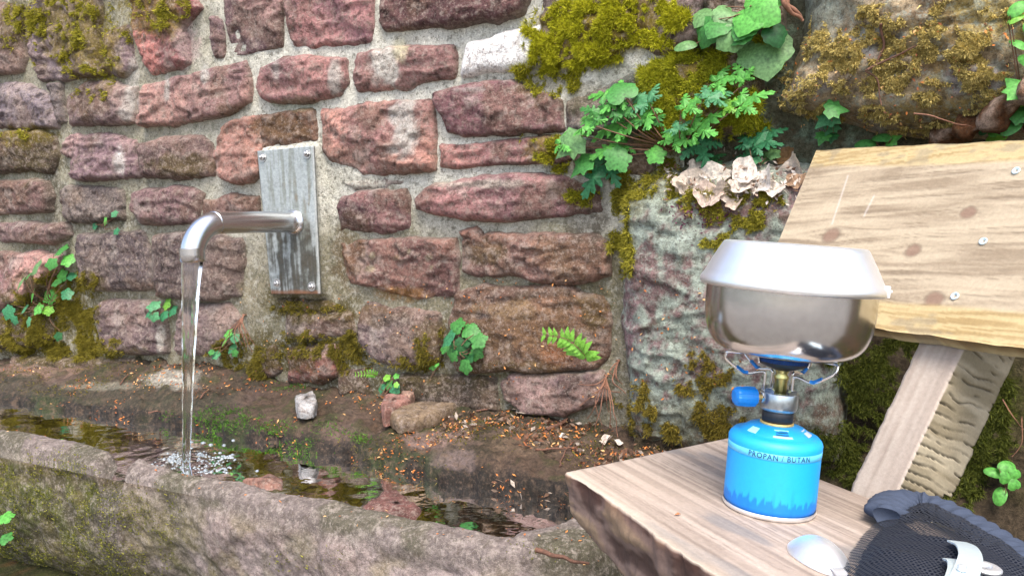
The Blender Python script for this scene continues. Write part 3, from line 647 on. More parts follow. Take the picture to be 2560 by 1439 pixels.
wv_s = np.arange(-2.11, .96, .007); wv_w = np.linspace(.17, .53, 52)
WS_, WW_ = np.meshgrid(wv_s, wv_w, indexing='ij')
imp = zpx(465, 1160, ZWAT); si, wi, _ = swz(imp)
rr = np.hypot(WS_ - si, WW_ - wi)
WZ_ = ZWAT + .0007 * np.sin(rr * 170) * np.exp(-rr / .10) + (fbm(np.stack([WS_, WW_, 0 * WS_], 2), 16, 2, 451) - .5) * .003
tag(mesh_obj('water', W(WS_, WZ_, WW_).reshape(-1, 3), gridF(len(wv_s), 52), M['water'], None, center=False), kind='structure')

def rock(name, poly, z0, z1, base, label, cat, mat='rock', seed=0, group=None, tilt=(0, 0)):
    """loose angular stone: outline in world xy, from z0 up to z1, chipped and slightly domed"""
    P = np.asarray(poly, float)[:, :2]; c = P.mean(0); rings = []
    n = 40; per = np.vstack([P, P[:1]]); L = np.concatenate([[0], np.cumsum(np.hypot(*np.diff(per, axis=0).T))]); t = np.linspace(0, L[-1], n, endpoint=False)
    out = np.stack([np.interp(t, L, per[:, 0]), np.interp(t, L, per[:, 1])], 1)
    h = z1 - z0
    for k, f in [(0., .90), (.25, .98), (.6, 1.0), (.86, .97), (.97, .90), (1.0, .78), (1.0, .55), (1.02, .3), (1.02, .06)]:
        xy = c + (out - c) * f; z = z0 + h * k + (xy - c) @ np.array(tilt) * k
        rings.append(np.column_stack([xy, z]))
    V = np.concatenate(rings); nn = fbm(V, 40, 3, seed); V = V + (np.stack([fbm(V, 45, 3, seed + 1), fbm(V, 45, 3, seed + 2), fbm(V, 45, 3, seed + 3)], 1) - .5) * min(.012, h * .45)
    F = gridF(len(rings), n, True).tolist() + [list(range((len(rings) - 1) * n, len(rings) * n)), list(range(n))[::-1]]
    c0 = S(*base); col = mixc(c0 * np.ones((len(V), 1)), c0 * .6, sst(.5, .65, nn)); col = mixc(col, np.clip(c0 * 1.3, 0, .85), sst(.45, .3, nn) * .6)
    return tag(mesh_obj(name, V, F, M[mat], None, col), label, cat, group)
def zp(pts, z): return np.array([zpx(a, b, z) for a, b in pts])
rock('stone_slab', zp([(900, 1262), (958, 1222), (990, 1222), (1060, 1268), (1042, 1292), (985, 1296)], .305), .195, .306, (124, 84, 78), 'triangular red stone slab breaking the water surface in the trough', 'stone', seed=3)
rock('stone_slab', zp([(600, 1197), (680, 1187), (708, 1195), (708, 1216), (650, 1208)], .302), .195, .303, (158, 118, 104), 'pale pink flat stone just under the trough rim right of the splash', 'stone', seed=8)
rock('stone_pebble', zp([(1140, 1285), (1168, 1290), (1160, 1306), (1142, 1302)], .25), .20, .262, (120, 108, 96), 'small round grey pebble lying under water near the right trough end', 'pebble', seed=9)
def on_ledge(px, py):
    z = .38
    for _ in range(6):
        p = zpx(px, py, z); s_, w_, _z = swz(p); z = .5 * z + .5 * ledge_z(s_, w_)
    return zpx(px, py, z), z
def ledge_rock(pts, h, base, label, cat, seed, **k):
    c = np.mean(pts, 0); _, z = on_ledge(*c); rock('loose_stone', zp(pts, z + h * .5), z - .012, z + h, base, label, cat, seed=seed, **k)
ledge_rock([(738, 1006), (752, 992), (786, 990), (796, 1012), (782, 1024), (745, 1024)], .026, (188, 188, 188), 'small whitish grey angular stone on the ledge below the steel plate', 'stone', 21)
ledge_rock([(952, 1020), (962, 996), (1025, 994), (1028, 1012), (985, 1032), (958, 1040)], .028, (176, 128, 116), 'pink flat-sided stone leaning on a brown slab on the ledge', 'stone', 22)
ledge_rock([(970, 1040), (1010, 1020), (1060, 1012), (1140, 1008), (1146, 1022), (1090, 1046), (1030, 1058), (990, 1056)], .026, (142, 122, 98), 'long flat brown slab lying on the ledge above the trough', 'stone', 23)
ledge_rock([(1002, 982), (1016, 972), (1036, 976), (1040, 990), (1024, 998), (1006, 996)], .024, (172, 136, 118), 'small rounded pinkish pebble behind the flat slabs on the ledge', 'pebble', 24)

# ================================================================== steel spout, falling water, splash
spout = tag(empty('water_spout', wpx(735, 555, .02)), 'bent stainless steel spout pipe on a bolted rectangular plate', 'water spout')
WP = .034
pc = np.array([wsz(a, b, WP) for a, b in PLATE]); nu, nv = 60, 130
U, Vv = np.meshgrid(np.linspace(0, 1, nu), np.linspace(0, 1, nv), indexing='ij')
top = pc[0] + (pc[1] - pc[0]) * U[..., None]; bot = pc[3] + (pc[2] - pc[3]) * U[..., None]; sz_ = top + (bot - top) * Vv[..., None]
Vp = W(sz_[..., 0], sz_[..., 1], WP).reshape(-1, 3); Vback = W(sz_[..., 0], sz_[..., 1], WP - .006).reshape(-1, 3)
q = np.stack([U.ravel() * 9, Vv.ravel() * 1.4, 0 * U.ravel()], 1)
g1 = fbm(q, 2.2, 4, 501); g2 = fbm(np.stack([U.ravel() * 4, Vv.ravel() * 10, 0 * U.ravel()], 1), 2.0, 4, 503); vv = Vv.ravel()
cp = mixc(S(176, 184, 184) * np.ones((len(Vp), 1)), S(150, 156, 150), sst(.45, .6, g1))
cp = mixc(cp, S(138, 122, 100), sst(.55, .68, .5 * g1 + .5 * g2) * sst(.1, .45, vv) * .8)
cp = mixc(cp, S(74, 72, 64), sst(.42, .60, g1 * .6 + g2 * .4 + .10 * (vv - .5)) * sst(.46, .62, vv + (g2 - .5) * .2) * .85)
cp = mixc(cp, S(150, 98, 62), sst(.965, .985, vv + (g2 - .5) * .02) * .7)
cp = mixc(cp, S(190, 194, 190), sst(.95, .975, U.ravel()) * .6)
Fp = gridF(nu, nv); idx = np.arange(nu * nv).reshape(nu, nv)
loop = np.concatenate([idx[:, 0], idx[-1, 1:], idx[::-1, -1][1:], idx[0, ::-1][1:-1]]); l2_ = np.roll(loop, -1)
Fs = np.stack([loop, l2_, l2_ + nu * nv, loop + nu * nv], 1)
mesh_obj('mounting_plate', np.vstack([Vp, Vback]), np.vstack([Fp[:, ::-1], Fs, Fp + nu * nv]), M['plate'], spout, np.vstack([cp, cp * .7]), smooth=False)
def bolt_at(px, py, r=.008):
    c = wpx(px, py, WP); qd = Vector(NW).to_track_quat('Z', 'Y'); Mx = np.array(qd.to_matrix())
    V1, F1 = lathe([(r * 1.5, 0), (r * 1.5, .002), (r, .002)], 20); V2, F2 = lathe([(r, .0), (r, .006), (r * .85, .0072), (r * .6, .0074)], 6); V3, F3 = lathe([(r * .5, .005), (r * .5, .011), (r * .35, .0125), (.0003, .0127)], 12)
    V, F = join([(V1, F1), (V2, F2), (V3, F3)]); mesh_obj('bolt', V @ Mx.T + c, F, M['bolt'], spout, smooth=False)
for a, b in [(657, 394), (768, 385), (780, 716), (693, 708)]: bolt_at(a, b)
pb = wpx(735, 556, WP - .002)
# outlet end: the pipe runs out square to the wall, then bends down
nose = CAM + ray(479, 600) * 1.745
out_dir = nose - pb; out_dir[2] *= 0; Lh = np.linalg.norm(out_dir); od = out_dir / Lh
zn = pb[2]; rb = .074; zt_ = (CAM + ray(479, 655) * 1.745)[2]
pz0 = zn + .004
path = [pb, pb + od * (Lh - rb) * .5 + A(0, 0, .003)]
for a in np.linspace(0, 88, 14): path.append(A(*(pb + od * (Lh - rb + rb * math.sin(math.radians(a))))[:2], pz0 - rb * (1 - math.cos(math.radians(a)))))
pend = A(*path[-1][:2], zt_ + .016); path.append(pend)
V, F = tube(smoothpath(path, 60), .0258, 40); mesh_obj('pipe', V, F, M['pipe'], spout)
V, F = tube([pend + A(0, 0, .014), pend, A(*pend[:2], zt_ + .001), A(*pend[:2], zt_)], [.0266, .0266, .0264, .0248], 40, caps=False); mesh_obj('nozzle_ring', V, F, M['pipe'], spout)
th = np.linspace(0, 2 * math.pi, 36, endpoint=False)
dvec = nrm(path[1] - path[0]); e1 = nrm(np.cross(dvec, ZW)); e2 = np.cross(e1, dvec)
wl_ = [pb + dvec * o_ + r_ * (np.cos(th)[:, None] * e1 + np.sin(th)[:, None] * e2) for o_, r_ in [(.001, .033), (.006, .0315), (.011, .0262)]]
mesh_obj('weld_collar', np.concatenate(wl_), gridF(3, 36, True), M['pipe'], spout)

s0 = A(*pend[:2], zt_ + .004); tt = np.linspace(0, 1, 70); thn = 28; rows_ = []
for t in tt:
    c = s0 + (imp - s0) * A(t ** .5 * .35 + t * .65, t ** .5 * .35 + t * .65, t); c[2] = s0[2] + (ZWAT - .012 - s0[2]) * t
    r = .0100 * (1 - t) ** 1.6 + .0092 - .0014 * t + .002 * math.exp(-t * 9)
    ang = np.linspace(0, 2 * math.pi, thn, endpoint=False)
    rad = r * (1 + .10 * np.sin(2 * ang + 2.2 * t) + .07 * np.sin(5 * ang + 3 * t) + .025 * math.sin(34 * t + 9 * t * t))
    rows_.append(c + np.stack([np.cos(ang) * rad, np.sin(ang) * rad * .85, 0 * ang], 1))
F = gridF(70, thn, True).tolist() + [list(range(thn))[::-1], list(range(69 * thn, 70 * thn))]
tag(mesh_obj('water_stream', np.concatenate(rows_), F, M['stream'], None), 'clear jet of water falling from the steel spout into the trough', 'water jet')
def ico(sub=1):
    b = bmesh.new(); bmesh.ops.create_icosphere(b, subdivisions=sub, radius=1); V = np.array([v.co[:] for v in b.verts]); F = [[v.index for v in f.verts] for f in b.faces]; b.free(); return V, F
IV, IF = ico(1); IV2, IF2 = ico(2)
parts = []
def bub(px, py, r, up=.0):
    parts.append((IV * A(r, r, r * .6) + zpx(px, py, ZWAT) + A(0, 0, up), IF))
for k in range(230):
    a = RND.uniform(0, 2 * math.pi); e = RND.gauss(1, .22) * (1 if k % 3 else .5)
    bub(470 + 62 * e * math.cos(a) + (14 if math.cos(a) > 0 else 0), 1158 + 24 * e * math.sin(a), RND.uniform(.0012, .0036))
for cx, cy, n_, sp in [(570, 1142, 26, 12), (555, 1172, 14, 10), (510, 1178, 16, 12), (430, 1145, 30, 12)]:
    for k in range(n_): bub(RND.gauss(cx, sp), RND.gauss(cy, sp * .45), RND.uniform(.002, .005))
for px_, py_ in [(508, 1107), (527, 1111), (583, 1100), (560, 1112), (478, 1105), (478, 1120), (550, 1132), (500, 1134), (643, 1176), (528, 1180)]: bub(px_, py_, RND.uniform(.004, .007))
V, F = join(parts); tag(mesh_obj('splash_foam', V, F, M['foam'], None), 'white bubbles and foam where the water jet hits the trough', 'foam', kind='stuff')

# ================================================================== bench
d1, d2 = ray(1990, 590), ray(990, 520)
NS = nrm(np.cross(d2, d1)); NS = NS if NS[2] > 0 else -NS            # seat normal: the seat slopes back towards the backrest
BASE = CAM + ray(1921, 1266) * .925                                  # foot of the gas cartridge
def spx(x, y, h=0.0):
    d = ray(x, y); t = ((BASE + NS * h - CAM) @ NS) / (d @ NS); return CAM + d * np.asarray(t)[..., None]
LD = ray(300, 500); LD = nrm(LD - NS * (LD @ NS))                    # along the bench, away from the camera
WD = nrm(np.cross(NS, LD)); WD = WD if WD[0] > 0 else -WD            # across the seat, towards the backrest
bench = tag(empty('wooden_bench', A(*(BASE + WD * .02 - LD * .35)[:2], 0)), 'weathered rough-sawn wooden bench with a leaning backrest board at the right', 'bench')
def wood_col(u, v, light, dark, knots=(), seed=0, freq=46, ul=3.0):
    """grain painted by position along (u) and across (v) the board, in metres"""
    vv = v.copy(); kn = np.zeros(u.shape); kr = np.zeros(u.shape)
    for (ku, kv, kr0) in knots:
        du, dv = u - ku, v - kv; g = np.exp(-((du / (kr0 * 3.2)) ** 2 + (dv / (kr0 * 1.9)) ** 2)); vv = vv + np.sign(dv + 1e-9) * -g * kr0 * .7
        rr_ = np.hypot(du / 1.15, dv) / kr0 + (fbm(np.stack([u, v, 0 * u], -1), 90, 2, seed + 9) - .5) * .35
        kn = np.maximum(kn, 1 - sst(.75, 1.05, rr_)); kr = np.maximum(kr, np.exp(-((rr_ - 1.0) / .18) ** 2))
    p = np.stack([u * ul, vv * freq, 0 * u + seed], -1); g1 = fbm(p, 1.0, 4, seed); g2 = fbm(p * A(1, 3.2, 1), 1.0, 3, seed + 4)
    blot = fbm(np.stack([u * 7, v * 14, 0 * u], -1), 1.0, 4, seed + 7)
    c = mixc(S(*light) * np.ones(u.shape + (1,)), S(*dark), sst(.36, .66, .62 * g1 + .38 * g2) * .85)
    c = mixc(c, S(*dark) * .62, sst(.60, .74, g2) * .35); c = mixc(c, S(*light) * 1.1, sst(.5, .68, blot) * .4)
    c = mixc(c, S(140, 110, 94), kn * .8); c = mixc(c, S(100, 78, 66), kr * .4)
    return c, g1, g2
# --- seat slab
fe = [(1415, 1181), (1475, 1220), (1535, 1258), (1621, 1326), (1729, 1402), (1789, 1440), (2140, 1650)]
be = [(1838, 1091), (1935, 1144), (2030, 1190), (2130, 1229), (2215, 1262), (2400, 1334), (2760, 1475)]
fe3 = np.array([spx(a, b) for a, b in fe]); be3 = np.array([spx(a, b) for a, b in be])
nt = 190
def resamp(P, n):
    L = np.concatenate([[0], np.cumsum(np.linalg.norm(np.diff(P, axis=0), axis=1))]); t = np.linspace(0, L[-1], n); return np.stack([np.interp(t, L, P[:, k]) for k in range(3)], 1)
fe3, be3 = resamp(fe3, nt), resamp(be3, nt)
nt_t, nt_s, nt_b = 130, 26, 10
loops_, cols_ = [], []
for i in range(nt):
    f, b = fe3[i], be3[i]; tq = i / (nt - 1)
    jf = (float(fbm(A(tq * 6, 3, 1)[None], 6, 3, 601)[0]) - .5) * .006; f = f + WD * jf
    r_ = np.linspace(0, 1, nt_t); topr = f + (b - f) * r_[:, None]
    th_b = .058 + .012 * min(1, tq * 3); th_f = .056 + .034 * min(1, tq * 3.2)
    uu = np.linspace(0, 1, nt_b); back = b - NS * (uu[:, None] * th_b)
    bf, bb = f - NS * th_f + WD * (.014 + .016 * tq), b - NS * th_b
    btm = bb + (bf - bb) * uu[1:-1, None]
    us = np.linspace(1, 0, nt_s); fr = f - NS * (th_f * us[:, None]) + WD * (us[:, None] ** 1.3 * (.014 + .016 * tq))
    loops_.append(np.vstack([topr, back[1:], btm, fr[:-1]]))
Vs = np.array(loops_); nl = Vs.shape[1]
u_ = (Vs - BASE) @ LD; v_ = (Vs - BASE) @ WD
cs, g1, g2 = wood_col(u_, v_, (190, 174, 160), (140, 124, 112), seed=610, freq=110, ul=4.5)
blue = fbm(np.stack([u_ * 5, v_ * 16, 0 * u_], -1), 1.6, 3, 615); cs = mixc(cs, S(128, 126, 126), sst(.60, .72, blue) * .6)
dfr = np.linalg.norm(Vs - Vs[:, :1], axis=2); isT = np.zeros(nl); isT[:nt_t] = 1; isF = np.zeros(nl); isF[nl - nt_s + 1:] = 1
cs = mixc(cs, S(214, 198, 178), isT * np.exp(-dfr / .012) * .7)
bark = fbm(np.stack([u_ * 9, Vs[..., 2] * 22, v_ * 9], -1), 1.6, 4, 618)
cf = mixc(S(140, 118, 108) * np.ones(u_.shape + (1,)), S(160, 136, 112), sst(.5, .62, bark)); cf = mixc(cf, S(74, 54, 48), sst(.46, .36, bark) * .8); cf = mixc(cf, S(112, 62, 48), np.exp(-dfr / .010)[..., None][..., 0] * .6)
cs = mixc(cs, cf, np.broadcast_to(isF, u_.shape))
Vs = Vs + NS * ((g2 - .5) * .0011 * isT)[..., None] + (NS * -.3 + WD * -1)[None, None] * ((bark - .5) * .014 * isF)[..., None] + NS * (((fbm(np.stack([u_ * 3, v_ * 3, 0 * u_], -1), 1, 2, 619)) - .5) * .004 * isT)[..., None]
Fs_ = gridF(nt, nl, True).tolist() + [list(range(nl)), list(range((nt - 1) * nl, nt * nl))[::-1]]
mesh_obj('seat', Vs.reshape(-1, 3), Fs_, M['wood'], bench, cs.reshape(-1, 3))
# --- leaning post: two faces show, the front one smooth, the side one saw-cut
rb_ = spx(2226, 1264) + WD * .002
LH = nrm(A(LD[0], LD[1], 0)); WH = A(-LH[1], LH[0], 0); WH = WH if WH[0] > 0 else -WH
AX = nrm(A(0, 0, .188) + WH * .120)
FN = nrm(np.cross(AX, LH)); FN = FN if FN[1] < 0 or FN[0] < 0 else -FN
FN = -nrm(WH - AX * (WH @ AX))                                       # outward from the post's front face
lw_, sw_ = .060, .098
na, nb_, nc_ = 640, 14, 34
aa = np.linspace(-.62, .46, na); rows2, c2 = [], []
for a in aa:
    o = rb_ + AX * a
    j1 = (float(fbm(A(a * 60, 0, 0)[None], 1, 3, 631)[0]) - .5) * .006
    e0 = o; e1_ = o + LH * (lw_ + j1); e2_ = e1_ - FN * sw_; e3_ = o - FN * (sw_ + j1 * 1.5)
    if a < .052: e2_ = e2_ + FN * .016; e3_ = e3_ + FN * .016
    def seg(p, q, n): return p + (q - p) * np.linspace(0, 1, n, endpoint=False)[:, None]
    rows2.append(np.vstack([seg(e0, e1_, nb_), seg(e1_, e2_, nc_), seg(e2_, e3_, nb_), seg(e3_, e0, nc_)]))
Vq = np.array(rows2); nl2 = Vq.shape[1]
av = np.repeat(aa[:, None], nl2, 1); side = np.zeros(nl2); side[2 * nb_ + nc_:] = 1; fr_ = np.zeros(nl2); fr_[:nb_ + 1] = 1
acr = (Vq - rb_) @ FN
saw = av + acr * .10
phs = saw * 82 + 2.4 * fbm(np.stack([av * 11, acr * 16, 0 * av], -1), 1.0, 3, 641); idl = np.floor(phs); frl = phs - idl
sn = fbm(np.stack([idl * 7.31, acr * 34, 0 * av], -1), 1.0, 2, 643); cut = (1 - sst(.05, .22, frl)) * sst(.36, .56, sn)
cw, _, _ = wood_col(av, (Vq - rb_) @ LH, (196, 184, 172), (164, 148, 136), seed=650, freq=70)
cS = mixc(S(184, 172, 146) * np.ones(av.shape + (1,)), S(150, 138, 112), sst(.35, .65, fbm(np.stack([saw * 60, acr * 9, 0 * av], -1), 1, 3, 647))); cS = mixc(cS, S(70, 62, 50), cut * .9)
cw = mixc(cw, cS, np.broadcast_to(side, av.shape))
Vq = Vq - LH * -((cut * .004 + (sn - .5) * .002) * side)[..., None]
mesh_obj('support_post', Vq.reshape(-1, 3), gridF(na, nl2, True).tolist() + [list(range(nl2))[::-1], list(range((na - 1) * nl2, na * nl2))], M['wood'], bench, cw.reshape(-1, 3))
# --- backrest board, fixed to the front of the post
BP = rb_ + FN * .002; BN = FN
LB = ray(-150, 480); LB = nrm(LB - BN * (LB @ BN)); TB = nrm(np.cross(BN, LB)); TB = TB if TB[2] > 0 else -TB
def bpx(x, y, h=.028):
    d = ray(x, y); t = ((BP + BN * h - CAM) @ BN) / (d @ BN); return CAM + d * np.asarray(t)[..., None]
te = np.array([bpx(a, b) for a, b in [(2041, 376), (2200, 367), (2400, 358), (2560, 350), (2900, 334)]]); bo = np.array([bpx(a, b) for a, b in [(1872, 782), (2100, 808), (2300, 836), (2560, 872), (2900, 918)]])
te, bo = resamp(te, 330), resamp(bo, 330); nv_ = 120
r_ = np.linspace(0, 1, nv_)
jt = (fbm(np.stack([np.linspace(0, 1, 330) * 20, np.zeros(330), np.zeros(330)], 1), 1, 3, 661) - .5) * .005
te = te + TB * jt[:, None]; bo = bo + TB * (jt[::-1])[:, None]
Vb_ = te[:, None] + (bo - te)[:, None] * r_[None, :, None]
ub = (Vb_ - BP) @ LB; vb = (Vb_ - BP) @ TB
def uv_at(x, y): p = bpx(x, y); return (p - BP) @ LB, (p - BP) @ TB
kn = [(*uv_at(2078, 588), .0135), (*uv_at(2283, 626), .010), (*uv_at(2421, 532), .009), (*uv_at(2336, 748), .011)]
cbk, g1, g2 = wood_col(ub, vb, (196, 180, 154), (146, 128, 106), kn, seed=670, freq=105, ul=9.0)
ed = np.minimum(r_[None, :] * np.ones((330, 1)), 1.0); wob = (fbm(np.stack([ub * 5, vb * 0, 0 * ub], -1), 1, 3, 675) - .5) * .05
sap = np.maximum(sst(.125, .095, ed + wob), sst(.855, .885, ed + wob + .035 * (np.arange(330) / 330)[:, None]))
cbk = mixc(cbk, mixc(S(206, 184, 134) * np.ones(ub.shape + (1,)), S(176, 150, 100), sst(.45, .62, g2)), sap * .85)
cbk = mixc(cbk, S(150, 140, 120), sst(.6, .7, fbm(np.stack([ub * 30, vb * 60, 0 * ub], -1), 1, 3, 677)) * sap * .5)
for (xa, ya, xb, yb) in [(2120, 440, 2080, 560), (2185, 490, 2160, 540)]:                    # pale scratches
    pa, pb_ = np.array(uv_at(xa, ya)), np.array(uv_at(xb, yb)); dr_ = pb_ - pa; tq = np.clip(((ub - pa[0]) * dr_[0] + (vb - pa[1]) * dr_[1]) / (dr_ @ dr_), 0, 1)
    cbk = mixc(cbk, S(226, 218, 212), np.exp(-(np.hypot(ub - pa[0] - tq * dr_[0], vb - pa[1] - tq * dr_[1]) / .0016) ** 2) * .5)
Vb_ = Vb_ + BN * ((g2 - .5) * .0012)[..., None]
nf = 330 * nv_; idx = np.arange(nf).reshape(330, nv_); loop = np.concatenate([idx[:, 0], idx[-1, 1:], idx[::-1, -1][1:], idx[0, ::-1][1:-1]]); l2_ = np.roll(loop, -1)
Vbb = Vb_.reshape(-1, 3); Fb = gridF(330, nv_)
back = mesh_obj('backrest', np.vstack([Vbb, Vbb - BN * .027]), np.vstack([Fb, np.stack([loop, l2_, l2_ + nf, loop + nf], 1), Fb[:, ::-1] + nf]), M['wood'], bench, np.vstack([cbk.reshape(-1, 3)] * 2), smooth=False)
qd = np.array(Vector(BN).to_track_quat('Z', 'Y').to_matrix())
for a, b in [(2541, 428), (2459, 604), (2388, 741)]:
    c = bpx(a, b) + BN * .0004
    V1, F1 = lathe([(.0052, 0), (.0054, .0012), (.0046, .0016), (.0026, .0008), (.0022, -.0006), (.0004, -.0008)], 18)
    so = mesh_obj('screw', V1 @ qd.T + c, F1, M['grip'], None); so.parent = back; so.location = so.location - Vector(back.location) - Vector(bench.location)
# --- hidden log blocks that carry the seat
for f in (.36, .92):
    pm = (fe3[int(f * (nt - 1))] + be3[int(f * (nt - 1))]) / 2 + WD * .03; zt2 = pm[2] - .085
    V1, F1 = lathe([(.085, -.12), (.08, .1), (.078, zt2), (.072, zt2 + .004)], 28, cap1=True); V1 = V1 + A(pm[0], pm[1], 0); V1[:, :2] += (np.stack([fbm(V1, 14, 3, 691), fbm(V1, 14, 3, 692)], 1) - .5) * .02
    c_ = S(96, 76, 60) * (.6 + .8 * fbm(V1 * A(6, 6, 1), 8, 3, 693))[:, None]; mesh_obj('log_leg', V1, F1, M['wood'], bench, c_)

# ================================================================== camping stove, pot, lid
qs_ = Vector(NS).to_track_quat('Z', 'Y')
# turn about the stove axis so that local +x points right in the picture and local -y towards the camera
MxS = np.array(qs_.to_matrix()); ax0 = MxS @ A(1, 0, 0); want = nrm(RX - NS * (RX @ NS))
ang = math.atan2(np.cross(ax0, want) @ NS, ax0 @ want); qs_ = Quaternion(Vector(NS), ang) @ qs_
stove = tag(empty('camping_stove', BASE, qs_), 'blue gas cartridge camping stove with burner and wire pot supports on the seat', 'camping stove')
KS = 1.0
def sp_lathe(name, prof, mat, n=72, parent=stove, col=None, **k):
    V, F = lathe(prof, n, **k); return mesh_obj(name, V, F, M[mat], parent, col, local=True, center=False)
RC = .0512
prof = [(RC * .90, .0015), (RC * .97, .004), (RC, .009)] + [(RC, z) for z in np.linspace(.011, .073, 54)] + [(RC + .0004, .0745), (RC + .0006, .080), (RC - .0008, .0835), (RC - .0042, .0872), (RC - .0072, .0882), (RC - .011, .0884), (RC - .0125, .0900), (RC * .6, .0955), (.0185, .0985), (.0175, .0985)]
Vc, Fc = lathe(prof, 240); ph = np.arctan2(Vc[:, 1], Vc[:, 0]); zc = Vc[:, 2]
BL, BD, BT = S(26, 168, 246) * 1.25, S(8, 118, 216) * 1.2, S(18, 160, 236) * 1.2
nb1 = fbm(np.stack([ph * 6, zc * 0, 0 * ph], 1), 2.2, 3, 701); saw_ = (np.floor(ph * 30) % 5) / 5
cc = np.repeat(BL[None], len(Vc), 0); cc = mixc(cc, BD, sst(0, .004, (.012 + .016 * nb1 + .006 * saw_) - zc) * .85)
for pk in (-2.35, -1.83, -1.42, -.80): cc = mixc(cc, BD, np.exp(-((ph - pk) / .035) ** 4) * sst(.052, .012, zc + .02 * nb1) * .7)
cc = mixc(cc, S(70, 190, 245), (np.abs(np.sin(ph * 38)) > .93) * (zc < .068) * (zc > .02) * .0)
cc = mixc(cc, BT, (zc > .085) * 1.0)
can = mesh_obj('gas_cartridge', Vc, Fc, M['bluepaint'], stove, cc, local=True, center=False)
def sub(name, V, F, mat, par, col=None, smooth=True):
    me = raw_mesh(name, V, F, M[mat], col, smooth); o = bpy.data.objects.new(name, me); COL.objects.link(o); o.parent = par; return o
V, F = lathe([(RC * .80, .0004), (RC * .985, .0004), (RC * 1.012, .0022), (RC * 1.012, .0048), (RC * 1.002, .0060)], 96); sub('bottom_rim', V, F, 'alu', can)
V, F = lathe([(RC + .0002, .0676), (RC + .0005, .0678), (RC + .0005, .0752), (RC + .0002, .0754)], 120); M['band'] = mat_plain('band_print', S(92, 192, 236), .4, var=.04); sub('label_band', V, F, 'band', can)
fc = bpy.data.curves.new('label_text', 'FONT'); fc.body = 'PROPAN / BUTAN'; fc.size = .0078; fc.space_character = 1.15; fc.resolution_u = 6; fc.offset = .00004; fc.align_x = 'CENTER'
to = bpy.data.objects.new('label_text_curve', fc); COL.objects.link(to); bpy.context.view_layer.update()
tm = bpy.data.meshes.new_from_object(to.evaluated_get(bpy.context.evaluated_depsgraph_get())); bpy.data.objects.remove(to)
Vtx = np.array([v.co[:] for v in tm.vertices]); Ftx = [tuple(p.vertices) for p in tm.polygons]; bpy.data.meshes.remove(tm)
an = -math.pi / 2 - .20 + Vtx[:, 0] * 1.0 / (RC + .0009); V = np.stack([(RC + .0009) * np.cos(an), (RC + .0009) * np.sin(an), Vtx[:, 1] * 1.12 + .0689], 1)
M['ink'] = mat_plain('ink', S(8, 48, 84), .5, var=.02); sub('lettering', V, Ftx, 'ink', can, smooth=False)
def cone_patch(p0, p1, r0, r1, z0, z1, n=14, lift=.0005):
    g = []
    for i in range(5):
        f = i / 4
        for a in np.linspace(p0, p1, n): g.append(((r0 + (r1 - r0) * f) * math.cos(a), (r0 + (r1 - r0) * f) * math.sin(a), z0 + (z1 - z0) * f + lift))
    return np.array(g), gridF(5, n).tolist()
M['sticker'] = mat_plain('sticker_print', S(150, 222, 240), .4, var=.05); M['sticker2'] = mat_plain('sticker_print_pink', S(176, 190, 222), .4, var=.05)
def top_z(r): return float(np.interp(r, [.0185, RC * .6, RC - .0125], [.0985, .0955, .0900]))
V, F = cone_patch(-1.98, -1.40, .0385, .0262, top_z(.0385), top_z(.0262)); sub('warning_sticker', V, F, 'sticker', can, smooth=False)
for f in (.30, .52, .74):
    r0 = .0385 - .0123 * f; V, F = cone_patch(-1.90 + .1 * (f > .6), -1.50, r0 + .0005, r0 - .0005, top_z(r0 + .0005), top_z(r0 - .0005), 10, .0009); sub('printed_line', V, F, 'ink', can, smooth=False)
V, F = cone_patch(-.78, -.30, .0385, .0290, top_z(.0385), top_z(.0290)); sub('warning_sticker', V, F, 'sticker2', can, smooth=False)
V, F = cone_patch(-2.85, -2.5, .0385, .0310, top_z(.0385), top_z(.0310)); sub('warning_sticker', V, F, 'sticker', can, smooth=False)
sp_lathe('collar_ring', [(.0175, .0975), (.0186, .0980), (.0188, .0998), (.0180, .1010), (.016, .1012)], 'gold')
sp_lathe('seal_ring', [(.0160, .1008), (.0172, .1010), (.0172, .1130), (.0160, .1140)], 'black')
vb_ = sp_lathe('valve_body', [(.0150, .1125), (.0165, .1132), (.0195, .1150), (.0208, .1185), (.0208, .1340), (.0200, .1352), (.0150, .1356), (.0145, .1330), (.0004, .1325)], 'zinc')
for a in (math.radians(215), math.radians(-62), math.radians(60), math.radians(140)):                 # upright lugs of the body
    g = []
    for z in (.130, .1385, .1405):
        for r in (.0165, .0206):
            for k in (-.30, .30): g.append((r * math.cos(a + k * (1 if z < .14 else .6)), r * math.sin(a + k * (1 if z < .14 else .6)), z))
    g = np.array(g); F = [(0, 1, 5, 4), (4, 5, 9, 8), (2, 6, 7, 3), (6, 10, 11, 7), (0, 4, 6, 2), (4, 8, 10, 6), (1, 3, 7, 5), (5, 7, 11, 9), (8, 9, 11, 10)]; sub('lug', g, F, 'zinc', vb_, smooth=False)
sp_lathe('mixing_tube', [(.0070, .131), (.0070, .148), (.0078, .150), (.0082, .153), (.0060, .156), (.0070, .158), (.0095, .165)], 'brass', 32)
bh = sp_lathe('burner_head', [(.0090, .1605), (.0150, .1625), (.0240, .1660), (.0285, .1690), (.0292, .1705)], 'black')
V, F = lathe([(.0286, .1700), (.0282, .1745), (.0272, .1765), (.0230, .1775), (.0004, .1775)], 64); sub('burner_mesh', V, F, 'bluemesh', bh)
ka = math.radians(190); kd = A(math.cos(ka), math.sin(ka), 0); kt = A(-kd[1], kd[0], 0); kz = A(0, 0, 1)
